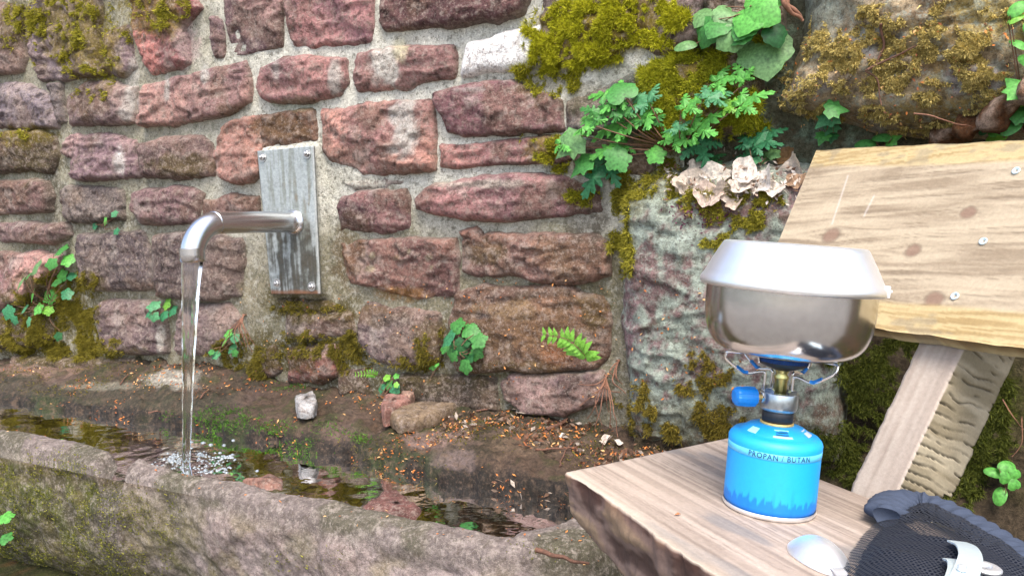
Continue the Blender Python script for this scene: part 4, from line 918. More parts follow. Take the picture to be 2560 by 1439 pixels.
def along_x(prof, n=28, flute=0):
    th_ = np.linspace(0, 2 * math.pi, n, endpoint=False); V = []
    for r, x_ in prof:
        rr_ = r * (1 - flute * (np.sin(th_ * 6) > .5)); V.append(kd * x_ + A(0, 0, .1285) + (rr_ * np.cos(th_))[:, None] * kt + (rr_ * np.sin(th_))[:, None] * kz)
    return np.concatenate(V), gridF(len(prof), n, True).tolist() + [list(range(n)), list(range((len(prof) - 1) * n, len(prof) * n))[::-1]]
V, F = along_x([(.0028, .019), (.0028, .034)]); mesh_obj('knob_stem', V, F, M['gold'], stove, local=True, center=False)
V, F = along_x([(.0062, .0195), (.0062, .0235)], 6); mesh_obj('stem_nut', V, F, M['chrome'], stove, smooth=False, local=True, center=False)
V, F = along_x([(.0092, .0295), (.0112, .0310), (.0116, .040), (.0108, .0515), (.0098, .0540), (.006, .0555)], 48, .07); mesh_obj('valve_knob', V, F, M['blue'], stove, smooth=False, local=True, center=False)
PH = .1800                                                                                       # height of the pot's underside
for k, a in enumerate([math.radians(184), math.radians(-52), math.radians(42), math.radians(118)]):
    dr_, tr_ = A(math.cos(a), math.sin(a), 0), A(-math.sin(a), math.cos(a), 0)
    def q_(r, t, z): return dr_ * r + tr_ * t + A(0, 0, z)
    pts = [q_(.0175, -.004, .133), q_(.0175, -.004, .150), q_(.0180, -.004, .1555), q_(.024, -.004, .1565), q_(.042, -.004, .1545), q_(.064, -.003, .1680), q_(.0665, -.001, .1755), q_(.0635, .001, PH - .002), q_(.050, .003, PH - .0018), q_(.034, .004, PH - .0018), q_(.029, .004, .168)]
    V, F = tube(smoothpath(pts, 70), .00165, 10); ps = mesh_obj('pot_support', V, F, M['chrome'], stove, local=True, center=False)
    V, F = tube([q_(.0385, -.004, .1548), q_(.0425, -.0039, .1549), q_(.052, -.0036, .1606)], .0021, 10); sub('blue_tip', V, F, 'blue', ps)
potloc = BASE + NS * PH
pot = tag(empty('cooking_pot', potloc, qs_), 'stainless steel cooking pot standing on the burner of the stove', 'pot')
RP = .0920
pp = [(.0004, .0), (.046, .0), (.062, .0004), (.072, .0030), (.0803, .0095), (.0860, .0185), (.0898, .0300), (.0914, .0420), (RP, .055), (RP, .0775), (RP + .0018, .0790), (RP + .0018, .0800), (RP - .0012, .0800), (RP - .0012, .055), (.0880, .030), (.078, .0105), (.060, .0020), (.0004, .0016)]
V, F = lathe(smoothpath([(a, b, 0) for a, b in pp], 110)[:, :2], 128); mesh_obj('pot_body', V, F, M['pot'], pot, local=True, center=False)
V, F = lathe([(.0004, -.0008), (.0300, -.0008), (.0315, .0002)], 48); mesh_obj('pot_base_disc', V, F, M['pot'], pot, local=True, center=False)
lid = tag(empty('pan_lid', BASE + NS * (PH + .0770), qs_), 'upturned bright aluminium pan used as a lid on the pot', 'lid')
RL = .0975
pl = [(RL - .0012, -.0030), (RL + .0010, -.0034), (RL + .0024, -.0016), (RL + .0026, .0030), (RL + .0010, .0062), (RL - .0004, .0080), (RL - .003, .0125), (.0880, .0260), (.0790, .0425), (.0772, .0452), (.0748, .0464), (.069, .0466), (.040, .0467), (.0004, .0468)]
V, F = lathe(pl, 128); mesh_obj('lid_body', V, F, M['alu'], lid, local=True, center=False)
a = math.radians(-24); dr_ = A(math.cos(a), math.sin(a), 0); tr_ = A(-dr_[1], dr_[0], 0)
V, F = join([(np.array([dr_ * r + tr_ * t + A(0, 0, z) for r in (RL - .004, RL + .0042) for t in (-.009, .009) for z in (-.003, .009)]), [(0, 1, 3, 2), (4, 6, 7, 5), (0, 4, 5, 1), (2, 3, 7, 6), (1, 5, 7, 3), (0, 2, 6, 4)]),
              tube([dr_ * (RL + .0035) + tr_ * .003 + A(0, 0, .003), dr_ * (RL + .0062) + tr_ * .003 + A(0, 0, .003)], .0018, 10)])
mesh_obj('hinge_bracket', V, F, M['alu'], lid, smooth=False, local=True, center=False)

# ================================================================== mesh bag, spoon, gripper
hem_px = [(2216, 1292), (2222, 1268), (2250, 1253), (2300, 1256), (2360, 1276), (2430, 1314), (2490, 1352), (2560, 1398), (2680, 1470)]
bag = tag(empty('mesh_bag', spx(2330, 1420)), 'black net stuff sack with a gathered navy hem lying on the bench seat', 'bag')
bpoly = [(2214, 1300), (2190, 1312), (2150, 1352), (2122, 1394), (2106, 1440), (2120, 1560), (2300, 1700), (2760, 1620), (2680, 1480), (2560, 1406), (2430, 1322), (2360, 1284), (2300, 1264), (2240, 1262)]
b3 = np.array([spx(x, y) for x, y in bpoly]); o3 = spx(2330, 1420)
bu, bv = (b3 - o3) @ LD, (b3 - o3) @ WD; pol = np.stack([bu, bv], 1)
gu, gv = np.meshgrid(np.arange(bu.min() - .01, bu.max() + .01, .0035), np.arange(bv.min() - .01, bv.max() + .01, .0035), indexing='ij')
dd = sdist(gu, gv, pol); qb = np.stack([gu, gv, 0 * gu], -1); wr = fbm(qb * A(1, 2.2, 1), 26, 3, 801)
def bag_layer(name, lift, mat, dmin, parent, uv=False):
    z = lift + .030 * (1 - np.exp(-np.maximum(dd, 0) / .035)) * (.55 + .9 * fbm(qb, 12, 2, 803)) + (wr - .5) * .012 * sst(0, .03, dd)
    keep = dd > dmin; ok = keep[:-1, :-1] & keep[1:, :-1] & keep[1:, 1:] & keep[:-1, 1:]
    idx = np.arange(gu.size).reshape(gu.shape); F = np.stack([idx[:-1, :-1][ok], idx[1:, :-1][ok], idx[1:, 1:][ok], idx[:-1, 1:][ok]], 1)
    us = np.unique(F); rm = np.zeros(gu.size, int); rm[us] = np.arange(len(us))
    V = o3 + gu.ravel()[us][:, None] * LD + gv.ravel()[us][:, None] * WD + z.ravel()[us][:, None] * NS
    return mesh_obj(name, V, rm[F], M[mat], parent, uv=np.stack([gu.ravel()[us], gv.ravel()[us]], 1))
def mat_net():
    m, n, l, b = nodes('black_net')
    b.inputs['Base Color'].default_value = (*S(26, 30, 40), 1); b.inputs['Roughness'].default_value = .8
    uvn = n.new('ShaderNodeUVMap'); tot = None
    for a in (0, 60, 120):
        dt = n.new('ShaderNodeVectorMath'); dt.operation = 'DOT_PRODUCT'; k = 2 * math.pi / .0034
        dt.inputs[1].default_value = (k * math.cos(math.radians(a)), k * math.sin(math.radians(a)), 0); l.new(uvn.outputs[0], dt.inputs[0])
        cn = n.new('ShaderNodeMath'); cn.operation = 'COSINE'; l.new(dt.outputs['Value'], cn.inputs[0])
        if tot is None: tot = cn
        else:
            ad = n.new('ShaderNodeMath'); ad.operation = 'ADD'; l.new(tot.outputs[0], ad.inputs[0]); l.new(cn.outputs[0], ad.inputs[1]); tot = ad
    gt = n.new('ShaderNodeMath'); gt.operation = 'GREATER_THAN'; gt.inputs[1].default_value = .15; l.new(tot.outputs[0], gt.inputs[0])
    tr = n.new('ShaderNodeBsdfTransparent'); mx = n.new('ShaderNodeMixShader')
    l.new(gt.outputs[0], mx.inputs[0]); l.new(b.outputs[0], mx.inputs[1]); l.new(tr.outputs[0], mx.inputs[2]); l.new(mx.outputs[0], n['Material Output'].inputs['Surface'])
    return m
M['net'] = mat_net(); M['inner'] = mat_plain('navy_inner_cloth', S(30, 36, 52), .9, bump=.4, bscale=500, spec=.1)
bag_layer('net', .0055, 'net', -.001, bag)
# the folded cloth inside leaves a gap near the hem where the seat shows through the net
gap = np.array([spx(x, y) for x, y in [(2262, 1316), (2300, 1306), (2372, 1322), (2420, 1350), (2408, 1384), (2330, 1362)]]); gp = np.stack([(gap - o3) @ LD, (gap - o3) @ WD], 1)
dd_keep = dd.copy(); dd = np.minimum(dd - .008, -sdist(gu, gv, gp)); bag_layer('inner_lining', .0015, 'inner', .0, bag); dd = dd_keep
hp = np.array([spx(x, y, .016) for x, y in hem_px]); hp = smoothpath(hp, 150); Vh = []
tg = np.gradient(hp, axis=0); tg /= np.linalg.norm(tg, axis=1)[:, None]
for i in range(150):
    sd_ = nrm(np.cross(tg[i], NS)); n_ = np.cross(sd_, tg[i]); tq = np.linspace(0, 2 * math.pi, 22, endpoint=False)
    wv = 1 + .09 * math.sin(i * .7 + 2 * math.sin(i * .23)) + .06 * math.sin(i * 1.5); ry = .0215 * (.62 if i < 6 else 1) * (1 + (wv - 1) * .5); rz = .0105 * (2 - wv)
    rip = 1 + .10 * np.sin(3 * tq + i * .7)
    Vh.append(hp[i] + (np.cos(tq) * ry * rip)[:, None] * sd_ + (np.sin(tq) * rz * rip)[:, None] * n_)
mesh_obj('gathered_hem', np.concatenate(Vh), gridF(150, 22, True).tolist() + [list(range(22))[::-1], list(range(149 * 22, 150 * 22))], M['cloth'], bag)
# spoon: bowl turned over, the handle runs under the bag
sc_, sa = spx(2046, 1392), nrm(spx(2100, 1452) - spx(2010, 1352)); sb = np.cross(NS, sa)
g = []; nr_, na_ = 14, 40
for k in range(nr_):
    f = k / (nr_ - 1)
    for a in np.linspace(0, 2 * math.pi, na_, endpoint=False):
        c, s_ = math.cos(a), math.sin(a); lx = .0400 * c * (1 if c < 0 else 1.12); ly = .0280 * s_ * (1 - .18 * max(c, 0))
        g.append(sc_ + sa * lx * f + sb * ly * f + NS * (.0015 + .0170 * (1 - f ** 2.2)))
g = np.array(g); h_ = g - NS * .0012
Fsp = gridF(nr_, na_, True); rimi = np.arange((nr_ - 1) * na_, nr_ * na_); r2 = np.roll(rimi, -1)
spoon = tag(empty('spoon', sc_), 'shiny metal spoon bowl turned over beside the mesh bag', 'spoon')
mesh_obj('bowl', np.vstack([g, h_]), np.vstack([Fsp[:, ::-1], Fsp + nr_ * na_, np.stack([rimi, r2, r2 + nr_ * na_, rimi + nr_ * na_], 1)]), M['spoon'], spoon)
hl = np.array([sc_ + sa * x_ + NS * z_ for x_, z_ in [(.030, .005), (.045, .009), (.065, .007), (.13, .0035)]]); Vh = []
for i, p in enumerate(smoothpath(hl, 20)):
    wd = .0045 + .003 * (i / 19); Vh += [p - sb * wd, p + sb * wd, p + sb * wd - NS * .0016, p - sb * wd - NS * .0016]
mesh_obj('handle', np.array(Vh), gridF(20, 4, True).tolist() + [[0, 1, 2, 3], [79, 78, 77, 76]], M['spoon'], spoon, smooth=False)
# pot gripper: two bent plates and a round pivot
gloc = spx(2410, 1400, .032); grip = tag(empty('pot_gripper', gloc), 'pale blue metal pot gripper clip resting on the mesh bag', 'pot gripper')
def strip(px_pts, wid, hs, nrm_dir=None, th=.0016):
    P = np.array([spx(a, b, h) for (a, b), h in zip(px_pts, hs)]); P = smoothpath(P, 26); t = np.gradient(P, axis=0); V = []
    for i in range(26):
        s_ = nrm(np.cross(t[i], NS)); n_ = nrm(np.cross(s_, t[i])); w_ = wid[0] + (wid[1] - wid[0]) * i / 25
        V += [P[i] - s_ * w_ + n_ * th, P[i] + s_ * w_ + n_ * th, P[i] + s_ * w_, P[i] - s_ * w_]
    return np.array(V), gridF(26, 4, True).tolist() + [[0, 1, 2, 3], [103, 102, 101, 100]]
V, F = strip([(2392, 1356), (2416, 1368), (2426, 1392), (2420, 1420), (2408, 1452)], (.0085, .010), [.044, .048, .048, .046, .044]); mesh_obj('upper_jaw', V, F, M['grip'], grip, smooth=False)
V, F = strip([(2376, 1400), (2392, 1408), (2398, 1430), (2390, 1470)], (.007, .010), [.040, .042, .042, .040]); mesh_obj('lower_jaw', V, F, M['grip'], grip, smooth=False)
pc_ = spx(2462, 1424, .040); qn = qs_.to_matrix(); Mq = np.array(qn)
V, F = lathe([(.0055, .0), (.0120, .0), (.0132, .0010), (.0132, .0026), (.0120, .0036), (.0060, .0036), (.0055, .0030), (.0055, 0)], 40); mesh_obj('pivot_ring', V @ Mq.T + pc_, F, M['spoon'], grip)
V, F = lathe([(.0035, 0), (.0035, .003), (.002, .0042), (.0003, .0045)], 20); mesh_obj('rivet', V @ Mq.T + spx(2404, 1424, .0475), F, M['spoon'], grip)

# ================================================================== moss (uncountable: stuff), standing off the stones as real tufts
def surf_many(x, y):
    w = np.full(x.shape, .01)
    for _ in range(5):
        s, z = wsz(x, y, w); w = .5 * w + .5 * relief(s, z)
    s, z = wsz(x, y, w); return s, z, relief(s, z)
def blades(P, D, L, wd, ca, cb, rng, tipmul=1.25):
    n = len(P); D = D / np.linalg.norm(D, axis=1)[:, None]; rnd = rng.normal(size=(n, 3)); side = np.cross(D, rnd); side /= np.linalg.norm(side, axis=1)[:, None]
    V = np.empty((n, 3, 3)); V[:, 0] = P - side * wd[:, None]; V[:, 1] = P + side * wd[:, None]; V[:, 2] = P + D * L[:, None]
    t = rng.random(n)[:, None]; c = ca * (1 - t) + cb * t; c = c * (.7 + .6 * rng.random(n)[:, None])
    Cc = np.repeat(c[:, None], 3, 1); Cc[:, 2] *= tipmul
    return V.reshape(-1, 3), np.arange(3 * n).reshape(n, 3), Cc.reshape(-1, 3)
def moss_patch(name, label, blobs, dens, ca, cb, ln=(.005, .012), wd=.0011, seed=0, thr=.46, droop=.3):
    rng = np.random.default_rng(seed); Ps, Ds, Ls = [], [], []
    for cx, cy, rx, ry in blobs:
        n = int(dens * rx * ry * .03); a = rng.random(n) * 2 * math.pi; r = np.sqrt(rng.random(n)) * 1.15; x = cx + rx * r * np.cos(a); y = cy + ry * r * np.sin(a)
        s, z, w = surf_many(x, y); P = W(s, z, w - .001); nn = fbm(P, 24, 3, seed) * .6 + fbm(P, 75, 2, seed + 3) * .4
        k = nn > thr + .22 * np.maximum(r - .55, 0); P = P[k]; m = len(P)
        Ps.append(P); Ds.append(NW * .8 + ZW * rng.normal(-.05 - droop * .4, .55, m)[:, None] + TW * rng.normal(0, .55, m)[:, None]); Ls.append(rng.uniform(*ln, m) * (.6 + 1.2 * (nn[k] - thr) / .2))
    P = np.concatenate(Ps); ca, cb = ca * 1.75, cb * 1.75; V, F, c = blades(P, np.concatenate(Ds), np.clip(np.concatenate(Ls), .003, .03), rng.uniform(.6, 1.4, len(P)) * wd, ca, cb, rng)
    return tag(mesh_obj(name, V, F, M['moss'], None, c, smooth=False), label, 'moss', kind='stuff')
moss_patch('moss', 'yellow-green moss cushions on the upper stones beside the white stone', [(1430, 90, 110, 80), (1540, 40, 130, 70), (1390, 130, 60, 40), (1640, 60, 80, 60), (1350, 160, 40, 20), (1480, 140, 70, 20)], 75, S(128, 132, 16), S(172, 168, 44), seed=901, thr=.43, ln=(.006, .014))
moss_patch('moss', 'olive moss patch around the herb leaves on the upper right stones', [(1740, 220, 140, 90), (1680, 310, 90, 50), (1850, 290, 70, 60), (1640, 180, 60, 40), (1900, 130, 50, 80)], 70, S(112, 118, 18), S(158, 156, 42), seed=903, thr=.44, ln=(.006, .014))
moss_patch('moss', 'sparse moss strip on the stones left of the herb clump', [(1365, 375, 60, 36), (1380, 215, 80, 50), (1420, 420, 70, 24), (1330, 350, 30, 30), (1470, 470, 60, 40), (1300, 180, 20, 14)], 55, S(110, 112, 20), S(150, 144, 40), seed=905, thr=.47)
moss_patch('moss', 'olive moss on the stones at the upper left corner', [(200, 70, 120, 110), (140, 120, 60, 60), (260, 170, 50, 40), (390, 20, 80, 50), (20, 60, 40, 60), (110, 30, 80, 40), (50, 335, 70, 16), (225, 235, 50, 20)], 38, S(108, 108, 24), S(144, 136, 46), seed=907, thr=.49)
moss_patch('moss', 'thick dark olive moss growing round the left trailing plant', [(120, 800, 130, 80), (210, 740, 40, 60), (180, 870, 130, 30), (60, 860, 80, 30), (150, 720, 60, 40), (215, 830, 40, 60)], 60, S(84, 78, 22), S(118, 108, 34), seed=909, thr=.44)
moss_patch('moss', 'dark moss at the foot of the wall below the steel plate', [(680, 870, 130, 40), (590, 930, 80, 40), (800, 850, 90, 24), (870, 880, 50, 50), (560, 900, 50, 40), (760, 770, 90, 16), (960, 910, 110, 18), (1080, 870, 40, 60)], 48, S(80, 76, 24), S(116, 104, 36), seed=911, thr=.46)
moss_patch('moss', 'mossy left edge and top of the lichen boulder', [(1545, 540, 26, 110), (1580, 460, 60, 36), (1660, 430, 80, 30), (1850, 530, 110, 60), (1720, 480, 60, 40), (1560, 640, 24, 60), (1900, 480, 90, 40), (1800, 600, 60, 30)], 55, S(108, 106, 28), S(150, 142, 52), seed=913, thr=.46)
moss_patch('moss', 'moss tufts at the foot of the lichen boulder behind the bench', [(1620, 1080, 80, 60), (1580, 1000, 40, 60), (1760, 940, 70, 60), (1800, 1040, 60, 50)], 40, S(92, 84, 30), S(128, 112, 42), seed=915, thr=.47)
moss_patch('moss', 'brown-green moss fringe over the huge overhanging boulder', [(2100, 220, 160, 70), (2300, 180, 190, 110), (2450, 250, 120, 70), (2150, 280, 140, 24), (2250, 90, 200, 70), (2450, 80, 120, 90), (2320, 320, 120, 20), (2060, 120, 60, 80)], 48, S(136, 124, 70), S(190, 172, 108), seed=917, thr=.49, ln=(.004, .008), droop=1.2)
moss_patch('moss', 'dark green moss on the shaded earth bank under the backrest', [(2150, 900, 80, 70), (2200, 1000, 70, 90), (2100, 1120, 80, 60), (2450, 1050, 90, 120), (2400, 1230, 80, 60), (2260, 860, 60, 30), (2130, 1180, 60, 30)], 46, S(52, 60, 18), S(92, 98, 34), seed=919, thr=.45, ln=(.006, .015))
def sheet_moss(name, label, arr, pxs, dens, ca, cb, seed, ln=(.004, .010), thr=.46):
    TS_, tw_, tz_ = arr; V = W(TS_, tz_, tw_).reshape(-1, 3); x, y = topx(V); rng = np.random.default_rng(seed); nn = fbm(V, 22, 4, seed)
    m = np.zeros(len(V))
    for cx, cy, rx, ry, a in pxs: m = np.maximum(m, a * (1 - sst(.5, 1.1, np.hypot((x - cx) / rx, (y - cy) / ry))))
    pr = m * sst(thr - .03, thr + .05, nn) * dens; k = np.repeat(np.arange(len(V)), np.floor(pr + rng.random(len(V))).astype(int)); P = V[k] + rng.normal(0, .0025, (len(k), 3)); n = len(P)
    D = NW * rng.normal(.5, .5, n)[:, None] + ZW * rng.normal(.7, .5, n)[:, None] + TW * rng.normal(0, .6, n)[:, None]
    ca, cb = ca * 1.5, cb * 1.5; Vb2, F, c = blades(P, D, rng.uniform(*ln, n), rng.uniform(.6, 1.4, n) * .0011, ca, cb, rng)
    return tag(mesh_obj(name, Vb2, F, M['moss'], None, c, smooth=False), label, 'moss', kind='stuff')
sheet_moss('moss', 'bright green wet moss along the ledge lip right of the water jet', (LEDGE_S, LEDGE_W, LEDGE_Z), [(560, 1050, 90, 40, 1), (680, 1065, 60, 30, 1), (720, 965, 60, 16, .8), (905, 1095, 34, 20, 1.4), (820, 1075, 60, 30, .5), (450, 1040, 60, 20, .5), (760, 1120, 90, 24, .7)], 3.2, S(44, 84, 20), S(84, 128, 34), 931, thr=.44)
sheet_moss('moss', 'thin olive moss scattered over the rock ledge', (LEDGE_S, LEDGE_W, LEDGE_Z), [(200, 950, 260, 50, .5), (1250, 1080, 220, 60, .7), (1000, 1130, 260, 70, .4), (1480, 1130, 90, 70, .8)], 1.6, S(78, 76, 26), S(112, 104, 38), 933, thr=.48)
sheet_moss('moss', 'green-brown moss coating the left front of the stone trough', TROUGH, [(90, 1260, 240, 150, 1), (250, 1330, 180, 120, .8), (40, 1380, 150, 80, 1), (360, 1290, 110, 90, .6), (250, 1170, 50, 40, .9), (300, 1400, 160, 60, .8), (760, 1390, 120, 40, .3), (1300, 1390, 120, 40, .3)], 2.6, S(84, 90, 28), S(132, 130, 52), 935, ln=(.003, .008))

# ================================================================== plants: every leaf a part of its plant
def leaf_mesh(kind):
    """flat outline in the xy plane, stalk at the origin, tip along +y, length 1"""
    V, F = [], []
    def fan(pts, cup=.12, c=None):
        pts = np.asarray(pts, float); c = pts.mean(0) if c is None else np.asarray(c, float); n0 = len(V); V.append((c[0], c[1], cup * .5))
        for p in pts: V.append((p[0], p[1], -cup * np.hypot(*(p - c)) * .5))
        for i in range(len(pts)): F.append((n0, n0 + 1 + i, n0 + 1 + (i + 1) % len(pts)))
    if kind == 'lobed':
        a = np.linspace(-math.pi * .5 + .25, math.pi * 1.5 - .25, 33); r = .38 + .055 * np.cos(5 * (a - math.pi / 2)) + .035 * np.cos(15 * a); fan(np.vstack([[0, .12], np.stack([r * np.cos(a) * 1.15, .52 + r * np.sin(a)], 1)]), c=(0, .5))
    elif kind == 'heart':
        pts = [(0, .16), (.10, .05), (.26, .0), (.42, .07), (.52, .24), (.50, .40), (.54, .50), (.46, .62), (.34, .70), (.27, .82), (.13, .92), (0, 1.0)]; pts = pts + [(-x, y) for x, y in pts[-2:0:-1]]; fan(pts, c=(0, .45), cup=.18)
    elif kind == 'ivy':
        pts = [(0, .08), (.18, 0), (.30, .10), (.50, .22), (.36, .40), (.44, .58), (.22, .62), (.10, .84), (0, 1.0)]; pts = pts + [(-x, y) for x, y in pts[-2:0:-1]]; fan(pts, c=(0, .42), cup=.12)
    elif kind == 'oval':
        a = np.linspace(0, 2 * math.pi, 20, endpoint=False); fan(np.stack([.32 * np.sin(a), .5 - .5 * np.cos(a)], 1), c=(0, .5), cup=.25)
    elif kind == 'robert':                                   # deeply cut three-part leaf
        for ang, L in [(0, .86), (62, .62), (-62, .62), (118, .38), (-118, .38)]:
            c, s_ = math.cos(math.radians(ang)), math.sin(math.radians(ang)); o = np.array([0, .16])
            def tr(p): return o + np.array([p[0] * c + p[1] * s_, -p[0] * s_ + p[1] * c]) * L
            pts = [(0, .02)]
            for k, (y0, w0) in enumerate([(.22, .20), (.45, .27), (.66, .20), (.84, .11)]):
                pts += [(w0 * .35, y0 - .08), (w0 * .85, y0 + .0), (w0, y0 + .09), (w0 * .62, y0 + .10), (w0 * .40, y0 + .09)]
            pts += [(.03, .97), (0, 1.0)]; pts = pts + [(-x, y) for x, y in pts[-2:0:-1]]
            fan([tr(p) for p in pts], c=tr((0, .48)), cup=.14)
    elif kind == 'clover':
        for ang in (0, 120, 240):
            c, s_ = math.cos(math.radians(ang)), math.sin(math.radians(ang)); pts = [(0, 0), (.2, .12), (.29, .30), (.22, .44), (.08, .48), (0, .43), (-.08, .48), (-.22, .44), (-.29, .30), (-.2, .12)]
            fan([(x * c + y * s_, .5 - x * s_ + y * c) for x, y in pts], c=(.26 * s_, .5 + .26 * c), cup=.2)
    elif kind == 'pinna':
        pts = [(0, 0), (.22, .08), (.25, .30), (.19, .55), (.10, .82), (0, 1), (-.08, .82), (-.16, .55), (-.21, .30), (-.17, .08)]; fan(pts, c=(0, .4), cup=.1)
    elif kind == 'dead':
        a = np.linspace(0, 2 * math.pi, 26, endpoint=False); r = 1 + .09 * np.sin(5 * a) + .07 * np.sin(8 * a + 1) + .04 * np.sin(13 * a); fan(np.stack([.36 * np.sin(a) * r, .5 - .5 * np.cos(a) * r], 1), c=(0, .5), cup=-.25)
        q = np.array(V); q[:, 2] += .13 * np.sin(q[:, 0] * 7 + 1) * q[:, 1] + .08 * np.sin(q[:, 1] * 8); V[:] = [tuple(p) for p in q]
    V = np.array(V); V[:, 2] += -.22 * (V[:, 1] - .2) ** 2
    return V, F
LEAFV = {k: leaf_mesh(k) for k in ('lobed', 'heart', 'ivy', 'oval', 'robert', 'clover', 'pinna', 'dead')}
LEAFM = {}
def leaf_data(kind, shade):
    key = (kind, shade)
    if key not in LEAFM:
        V, F = LEAFV[kind]; base = S(*shade); c = base * np.where(np.arange(len(V)) % 7 == 0, 1.15, 1.0)[:, None] * (.85 + .3 * np.abs(V[:, :1]))
        if kind == 'dead': c = c * 1.5
        LEAFM[key] = raw_mesh('leaf', V, F, M['dry' if kind == 'dead' else 'leaf'], c, smooth=kind != 'robert')
    return LEAFM[key]
def leaf_obj(name, kind, shade, pos, size, tip, normal, parent=None):
    tip = nrm(tip); n = nrm(normal - tip * (normal @ tip)); x = np.cross(tip, n)
    o = bpy.data.objects.new(name, leaf_data(kind, shade)); COL.objects.link(o)
    Mx = Matrix((x * size, tip * size, n * size)).transposed().to_4x4(); Mx.translation = Vector(pos)
    if parent:
        o.parent = parent; Mx.translation = Vector(pos) - Vector(parent.location)
    o.matrix_basis = Mx; return o
GR = {'bright': (112, 196, 88), 'mid': (86, 158, 78), 'blue': (72, 148, 100), 'dark': (52, 110, 60), 'lime': (142, 208, 82), 'pale': (124, 172, 108), 'sea': (96, 166, 114)}
def plant(name, label, cat, root_px, leaves, stem_r=.0012, mat='stem', off=.03, group=None, thick_root=None):
    rp = surf(*root_px); o = tag(empty(name, rp), label, cat, group); stems = []
    for lf in leaves:
        x, y, sz, kind, shade = lf[:5]; w = off * RND.uniform(.55, 1.25) + (lf[5] if len(lf) > 5 else 0)
        ctr = surf(x, y, w); dep = (ctr - CAM) @ FW; size = sz / FPX * dep * 1.12
        dx, dy = x - root_px[0], y - root_px[1]; a = math.atan2(-dy, dx) if abs(dx) + abs(dy) > 12 else RND.uniform(0, 6.28)
        a += RND.gauss(0, .5); t = TW * math.cos(a) + ZW * (math.sin(a) - .35) + NW * RND.uniform(.0, .35)
        n = NW * 1.0 + ZW * RND.uniform(.1, 1.1) + TW * RND.uniform(-.55, .45); t = nrm(t - nrm(n) * (t @ nrm(n)))
        base = ctr - t * size * .5
        leaf_obj('leaf', kind, GR[shade], base, size, t, n, o)
        mid = (rp + base) / 2 + NW * .02 - ZW * .012 * RND.random()
        if kind != 'clover' or True: stems.append(tube(smoothpath([rp - NW * .004, mid, base + t * size * .05], 10), np.linspace(stem_r * 1.2, stem_r * .6, 10), 5))
    if stems: V, F = join(stems); mesh_obj('stem', V, F, M[mat], o)
    return o
L = 'lobed'
plant('trailing_plant', 'trailing plant with small lobed leaves on the mossy wall at the left edge', 'plant', (130, 760), [(150, 625, 46, L, 'mid'), (168, 650, 38, L, 'bright'), (88, 668, 52, L, 'pale'), (50, 708, 44, L, 'pale'), (152, 690, 40, L, 'mid'), (128, 660, 34, L, 'mid'), (178, 690, 30, L, 'blue'), (80, 738, 38, L, 'bright'), (125, 742, 42, L, 'bright'), (166, 735, 34, L, 'blue'), (20, 780, 42, L, 'blue'), (60, 772, 32, L, 'sea'), (95, 772, 32, L, 'bright'), (120, 775, 30, L, 'lime'), (70, 804, 30, L, 'sea'), (35, 800, 28, L, 'blue'), (145, 840, 26, L, 'dark'), (140, 705, 30, L, 'mid'), (70, 690, 26, L, 'mid')])
plant('wall_plant', 'tiny seedling with round leaves in the joint left of the spout', 'plant', (265, 562), [(285, 535, 22, L, 'sea'), (262, 553, 22, L, 'bright'), (236, 565, 20, L, 'blue'), (290, 578, 20, L, 'blue')], .0007, off=.012)
plant('wall_plant', 'small five-leaved plant in the joint just left of the water jet', 'plant', (400, 782), [(384, 764, 36, L, 'sea'), (415, 760, 32, L, 'lime'), (430, 776, 32, L, 'blue'), (384, 790, 30, L, 'sea'), (408, 788, 32, L, 'blue'), (370, 785, 22, L, 'blue')], .001, off=.02)
plant('wall_plant', 'little trefoil plant below the dry stalks right of the water jet', 'plant', (575, 862), [(570, 834, 28, L, 'bright'), (586, 845, 28, L, 'sea'), (560, 854, 26, L, 'bright'), (580, 870, 30, L, 'sea'), (540, 886, 28, L, 'sea'), (586, 882, 22, L, 'mid'), (528, 880, 18, L, 'mid')], .001, off=.02)
plant('wall_plant', 'dense dark green leafy plant in the middle of the large brown stone', 'plant', (1158, 862), [(1140, 816, 54, L, 'mid'), (1175, 826, 52, L, 'mid'), (1120, 846, 48, L, 'blue'), (1150, 868, 52, L, 'dark'), (1196, 850, 46, L, 'mid'), (1190, 882, 40, L, 'mid'), (1130, 886, 42, L, 'mid'), (1162, 916, 44, L, 'mid'), (1114, 868, 36, L, 'mid'), (1168, 850, 40, L, 'dark'), (1172, 895, 36, L, 'dark')], .0012, off=.03)
plant('wall_plant', 'small plant on the ledge beside the little fern', 'plant', (970, 980), [(970, 962, 30, L, 'mid'), (986, 974, 30, L, 'blue'), (954, 970, 26, L, 'blue'), (966, 944, 24, L, 'lime'), (990, 940, 18, L, 'bright'), (990, 962, 16, L, 'lime')], .0009, off=.018)
plant('seedling', 'single tiny green sprout on the dark joint under the leafy plant', 'plant', (1084, 935), [(1083, 916, 22, L, 'bright'), (1092, 912, 14, L, 'bright')], .0006, off=.012)
R_ = 'robert'
plant('herb_robert', 'large bright herb clump with deeply cut leaves left on the mossy stones', 'plant', (1690, 372), [(1520, 238, 104, R_, 'bright'), (1600, 245, 96, R_, 'sea'), (1470, 300, 90, R_, 'bright'), (1590, 300, 104, R_, 'bright'), (1525, 320, 100, R_, 'bright'), (1618, 290, 78, R_, 'mid'), (1525, 372, 96, R_, 'bright'), (1428, 345, 84, R_, 'bright'), (1490, 440, 112, R_, 'blue'), (1555, 265, 86, R_, 'mid'), (1420, 365, 82, 'ivy', 'pale'), (1485, 280, 70, R_, 'mid'), (1550, 225, 70, 'heart', 'mid'), (1545, 395, 74, L, 'mid'), (1450, 415, 70, 'ivy', 'mid'), (1640, 385, 56, L, 'bright')], .0017, off=.05)
